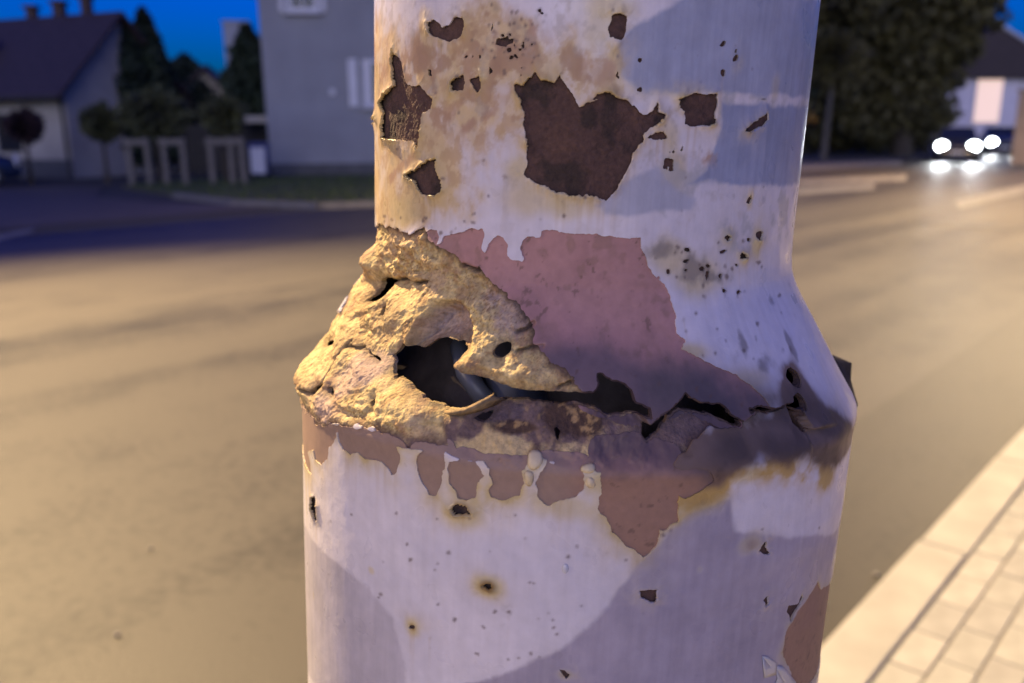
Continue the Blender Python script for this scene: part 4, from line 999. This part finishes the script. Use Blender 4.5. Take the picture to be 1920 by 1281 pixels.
# ---- meshing: clip the grid where a field is positive, close the cut with a rim
TRI = None
def grid_tris():
    global TRI
    if TRI is None:
        i = np.arange(NR * NC).reshape(NR, NC)
        a, b, c, d = i[:-1, :-1].ravel(), i[:-1, 1:].ravel(), i[1:, 1:].ravel(), i[1:, :-1].ravel()
        TRI = np.concatenate([np.stack([a, b, c], 1), np.stack([a, c, d], 1)])
    return TRI
def positions(off):
    R_ = r0(np.clip(ZZ, -.19, .29)) + D + off
    return np.stack([R_ * np.sin(TH), -R_ * np.cos(TH), ZZ + BASE_L], -1).reshape(-1, 3)
def coat(name, field, off, thick, tint, m, parent):
    P = positions(off); f = field.ravel(); T = grid_tris(); col = tint.reshape(-1, 3)
    pos = f > 0; cnt_ = pos[T].sum(1)
    full = T[cnt_ == 3]; part = T[(cnt_ == 1) | (cnt_ == 2)]
    def edge_pts(a, b):
        lo_, hi_ = np.minimum(a, b), np.maximum(a, b); return lo_.astype(np.int64) * (NR * NC) + hi_
    faces = [full]; rim = None; newP = np.zeros((0, 3)); newC = np.zeros((0, 3))
    if len(part):
        s = pos[part]; c = cnt_[(cnt_ == 1) | (cnt_ == 2)]
        odd = np.where(c == 1, s.argmax(1), (~s).argmax(1)); i = np.arange(len(part))
        A = part[i, odd]; B = part[i, (odd + 1) % 3]; Cc = part[i, (odd + 2) % 3]
        k1, k2 = edge_pts(A, B), edge_pts(A, Cc)
        uq, inv = np.unique(np.concatenate([k1, k2]), return_inverse=True)
        ea, eb = uq // (NR * NC), uq % (NR * NC); fa, fb = f[ea], f[eb]; t = np.clip(fa / (fa - fb + 1e-15), .02, .98)[:, None]
        newP = P[ea] * (1 - t) + P[eb] * t
        pc = np.where((fa > 0)[:, None], col[ea], col[eb]); newC = pc
        n0 = NR * NC; q1 = n0 + inv[:len(part)]; q2 = n0 + inv[len(part):]
        one = c == 1
        faces.append(np.stack([A[one], q1[one], q2[one]], 1))
        tw_ = ~one
        faces.append(np.stack([q1[tw_], B[tw_], Cc[tw_]], 1)); faces.append(np.stack([q1[tw_], Cc[tw_], q2[tw_]], 1))
        rim = np.concatenate([np.stack([q2[one], q1[one]], 1), np.stack([q1[tw_], q2[tw_]], 1)])
    V = np.concatenate([P, newP]); CC = np.concatenate([col, newC]); Fc = np.concatenate(faces)
    used = np.unique(Fc) if rim is None else np.unique(np.concatenate([Fc.ravel(), rim.ravel()]))
    mp_ = np.full(len(V), -1); mp_[used] = np.arange(len(used)); V2 = V[used]; C2 = CC[used]; Fc = mp_[Fc]
    nsm = len(Fc)
    if rim is not None and thick > 0:
        rr = mp_[rim]; nv = len(V2); u_ = np.unique(rr); m2 = np.full(nv, -1); m2[u_] = np.arange(len(u_))
        top = V2[u_]; rad = top.copy(); rad[:, 2] = 0; rad /= np.linalg.norm(rad, axis=1)[:, None]
        bot = top - rad * thick
        V2 = np.concatenate([V2, top, bot]); C2 = np.concatenate([C2, C2[u_], C2[u_] * 1.0])
        a, b = m2[rr[:, 0]] + nv, m2[rr[:, 1]] + nv; k = len(u_)
        Fc = np.concatenate([Fc, np.stack([a, b, b + k], 1), np.stack([a, b + k, a + k], 1)])
    me = bpy.data.meshes.new(name); me.vertices.add(len(V2)); me.vertices.foreach_set('co', V2.astype(np.float32).ravel())
    nf = len(Fc); me.loops.add(nf * 3); me.loops.foreach_set('vertex_index', Fc.astype(np.int32).ravel())
    me.polygons.add(nf); me.polygons.foreach_set('loop_start', np.arange(0, nf * 3, 3, dtype=np.int32)); me.polygons.foreach_set('loop_total', np.full(nf, 3, np.int32))
    me.polygons.foreach_set('use_smooth', np.ones(nf, bool)); me.update(calc_edges=True)
    at_ = me.attributes.new('tint', 'FLOAT_COLOR', 'POINT'); at_.data.foreach_set('color', np.concatenate([C2, np.ones((len(C2), 1))], 1).astype(np.float32).ravel())
    return link_me(name, me, m, parent)

m_steel = tintmat('rusted_steel', .85, .22, 900, [(350, .0004), (1400, .00025)], .3)
m_primer = tintmat('red_primer', .6, .07, 500, [(160, .0001), (1500, .00003)], .4)
m_paint = tintmat('old_paint', .36, .05, 300, [(140, .00022), (900, .00004)], .5, .12)
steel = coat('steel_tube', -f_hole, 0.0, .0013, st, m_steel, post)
steel['label'] = 'bare rusted steel tube, torn open at the collar'
bare = np.maximum.reduce([f_chip, f_pow - .0004, f_rand])
f_primer = np.minimum.reduce([np.maximum(f_prim, f_scal) + .0022, -f_chip - .0002, -f_pow, -f_hole - .0004])
primer = coat('primer_coat', f_primer, .00028, .0003, pr_, m_primer, post)
primer['label'] = 'dull pink primer laid bare where the paint has gone'
f_paint = -np.maximum.reduce([f_chip, f_pow, f_band, f_prim, f_scal, f_fleck, f_more, f_rand, f_hole + .0005])
Dsave = D.copy(); D = D + lip * .0007 * np.clip(.6 + n_mid * 5, 0, 2)
paint = coat('paint_coat', f_paint, .00062, .00045, pa, m_paint, post)
paint['label'] = 'pale lilac grey paint coat, chipped and rust stained'
# touch-up coats on the upper post, darker areas lower down
TONE_COATS = [
    ('bluish grey touch-up coat on the upper right of the post', (.30, .325, .42), [(1150, 60), (1230, 20), (1300, -20), (1545, -20), (1545, 190), (1460, 186), (1300, 180), (1190, 176), (1160, 150)]),
    ('darker bluish grey touch-up block above the collar at right', (.26, .29, .40), [(1345, 186), (1545, 190), (1540, 352), (1275, 350), (1300, 330), (1330, 290), (1345, 240)]),
    ('grey rolled patch right of the big rust patch', (.38, .39, .46), [(1150, 345), (1230, 300), (1275, 352), (1305, 372), (1296, 398), (1200, 410), (1132, 408), (1110, 385)]),
    ('darker mauve area low on the right of the post', (.32, .29, .345), [(1195, 1050), (1250, 990), (1300, 950), (1375, 925), (1382, 988), (1560, 992), (1590, 1000), (1580, 1340), (880, 1340), (870, 1275), (960, 1252), (1010, 1228), (1060, 1200), (1120, 1150), (1150, 1105)]),
    ('slightly darker triangle low on the left of the post', (.42, .395, .43), [(560, 1000), (592, 1010), (640, 1050), (700, 1105), (748, 1155), (758, 1210), (770, 1340), (560, 1340)]),
]
for lab, c, poly in TONE_COATS:
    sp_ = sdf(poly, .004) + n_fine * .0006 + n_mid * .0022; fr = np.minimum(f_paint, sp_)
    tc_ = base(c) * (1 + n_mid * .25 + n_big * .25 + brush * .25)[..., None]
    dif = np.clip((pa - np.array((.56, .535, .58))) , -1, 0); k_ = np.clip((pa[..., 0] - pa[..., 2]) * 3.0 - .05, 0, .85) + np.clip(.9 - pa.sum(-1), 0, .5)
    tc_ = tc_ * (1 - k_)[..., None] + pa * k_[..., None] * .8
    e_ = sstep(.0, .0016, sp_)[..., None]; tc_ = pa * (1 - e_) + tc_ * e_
    o = coat('tone_coat', fr, .00065, 0, np.clip(tc_, .01, .9), m_paint, post); o['label'] = lab
D = Dsave
#@@DETAIL
# ---- loose pieces
def onpost(px, py, off=0.0):
    u, z = px2uv([(px, py)])[0]; t_ = u / RREF; r = float(r0(z)) + off
    return Vector((r * math.sin(t_), -r * math.cos(t_), z + BASE_L))
def flake(name, rows, thick, m, label):
    """thin bent sheet through rows of local points, with real thickness"""
    bm = bmesh.new(); g_ = [[bm.verts.new(p) for p in row] for row in rows]
    for a, b in zip(g_, g_[1:]):
        for k in range(len(a) - 1): bm.faces.new((a[k], a[k + 1], b[k + 1], b[k]))
    bmesh.ops.recalc_face_normals(bm, faces=bm.faces[:])
    o = link_bm(name, bm, m, post, True); o['label'] = label
    s = o.modifiers.new('thickness', 'SOLIDIFY'); s.thickness = thick; s.offset = 0
    return o
m_flap = mat('black_rust', (0.025, 0.019, 0.016), .9, .4, 600, .0004, 900)
m_flapy = mat('ochre_rust', (0.20, 0.14, 0.07), .9, .4, 500, .0004, 900)
# curled strip over the lower edge of the opening
top = [(838, 768, .0005), (860, 764, .0022), (885, 757, .0036), (905, 747, .0042), (922, 738, .0036), (932, 733, .002)]
rows = [[onpost(x, y, o_ + .0004) for x, y, o_ in top], [onpost(x + 2, y + 5, o_ + .0008) for x, y, o_ in top], [onpost(x + 8, y + 11 + (3 if i % 2 else 0), o_ * .5 - .001) for i, (x, y, o_) in enumerate(top)], [onpost(x + 12, y + 22, -.0035) for x, y, o_ in top]]
flake('curled_strip', rows, .0005, m_flapy, 'curled rusty strip at the lower edge of the opening')
# torn flap behind the right side of the collar
def camside(px, py, dep):
    d = pray(np.array(px), np.array(py)); P = CAM + d * (dep / (d @ Fv)); q = P - PA
    return Vector((q @ axx, q @ axy, q @ axz + BASE_L))
fl_in = [(1535, 655), (1545, 680), (1558, 705), (1572, 735), (1590, 768)]
fl_md = [(1556, 668), (1570, 682), (1578, 705), (1586, 735), (1598, 768)]
fl_out = [(1560, 667), (1594, 682), (1592, 712), (1600, 742), (1606, 762)]
flake('torn_flap', [[camside(x, y, .262) for x, y in fl_in], [camside(x, y, .268) for x, y in fl_md], [camside(x, y, .272) for x, y in fl_out]], .0012, m_flap, 'black jagged flap of torn steel on the right of the collar')
# cables seen through the opening
m_cable = mat('grey_cable', (0.10, 0.105, 0.115), .4, .1, 200); m_cable2 = mat('black_cable', (0.10, 0.10, 0.11), .45, .1, 200)
def cable(pts, r, m, label):
    bm = bmesh.new(); tube(bm, pts, r, 16, False); o = link_bm('cable', bm, m, post, True); o['label'] = label
B_ = BASE_L
cable([(-.010, .01, B_ + .16), onpost(745, 560, -.034), onpost(778, 676, -.017), onpost(815, 722, -.0135), onpost(852, 772, -.014), onpost(890, 860, -.03), (-.008, -.02, B_ - .06)], .0026, m_cable, 'grey cable crossing the opening')
cable([(.012, .02, B_ + .16), onpost(800, 560, -.036), onpost(850, 690, -.021), onpost(915, 790, -.022), (.0, -.01, B_ - .06)], (.0075), m_cable2, 'thick black cable deep inside the opening')
bm = bmesh.new(); tube(bm, [(-.004, .004, B_ - .3), (-.004, .004, B_ + .028), (-.004, .004, B_ + .034), (-.003, .004, B_ + .3)], [.0555, .0555, .050, .050], 48, False)  # pipe added behind the opening to lift its black
ip = link_bm('fill_pipe', bm, mat('inner_rust', (.115, .088, .075), .8, .5, 90, .001, 200), post, True); ip['label'] = 'dull inner pipe added so the opening is not black'
# little curls of loose paint
m_curl = mat('loose_paint', (.60, .50, .30), .45, .12, 300, .0002, 500)
for (x, y, w_, h_, a, lab) in ((992, 896, 9, 13, .2, 'small pale curl of paint below the opening'), (1003, 862, 15, 17, -.1, 'larger cream paint blister below the opening'), (1107, 905, 8, 10, .3, 'cracked cream paint bead left of the long primer chip'), (1103, 878, 14, 8, -.2, 'thin cream paint ridge above the cracked bead')):
    rows = []
    for i in range(7):
        row = []
        for j in range(7):
            s_, t_ = (i - 3) / 3, (j - 3) / 3; q = max(0, 1 - (s_ * s_ + t_ * t_) * .55) 
            k_ = (1 + .10 * math.sin(2 * math.atan2(t_, s_) + x) + .06 * math.sin(3 * math.atan2(t_, s_) + y)) / max(1, math.hypot(s_, t_) / 1.0)
            row.append(onpost(x + (s_ * math.cos(a) - t_ * math.sin(a)) * w_ * k_, y + (s_ * math.sin(a) + t_ * math.cos(a)) * h_ * k_, .0002 + .0011 * (q - .45)))
        rows.append(row)
    flake('paint_curl', rows, .0003, m_curl, lab)
# shiny drip of paint
bm = bmesh.new(); bmesh.ops.create_uvsphere(bm, u_segments=16, v_segments=10, radius=.0008)
dr = link_bm('paint_drip', bm, mat('gloss_drip', (.5, .5, .52), .12, .03, 100), post, True); dr.location = onpost(1060, 1063, .0008); dr.scale = (1, .6, 1.5)
# adhesive tape scraps at the bottom right
m_tape = mat('old_tape', (.47, .45, .42), .35, .1, 150)
for poly, lab in (([(1424, 1227), (1434, 1228), (1452, 1240), (1450, 1262), (1428, 1268)], 'upper scrap of old tape low on the post'), ([(1448, 1246), (1462, 1246), (1486, 1275), (1496, 1310), (1440, 1310), (1452, 1268)], 'lower scrap of old tape low on the post')):
    c_ = np.mean(poly, 0); n_ = len(poly); rows = []
    for q in (1.0, .66, .33, .02): rows.append([onpost(c_[0] + (x - c_[0]) * q, c_[1] + (y - c_[1]) * q, .0009) for x, y in poly + poly[:1]])
    flake('tape_scrap', rows, .00012, m_tape, lab)
# foot of the post
bm = bmesh.new(); bmesh.ops.create_cone(bm, cap_ends=True, segments=32, radius1=.16, radius2=.15, depth=.03, matrix=Matrix.Translation((0, 0, PZ + .015)))
link_bm('base_flange', bm, m_pole, post)
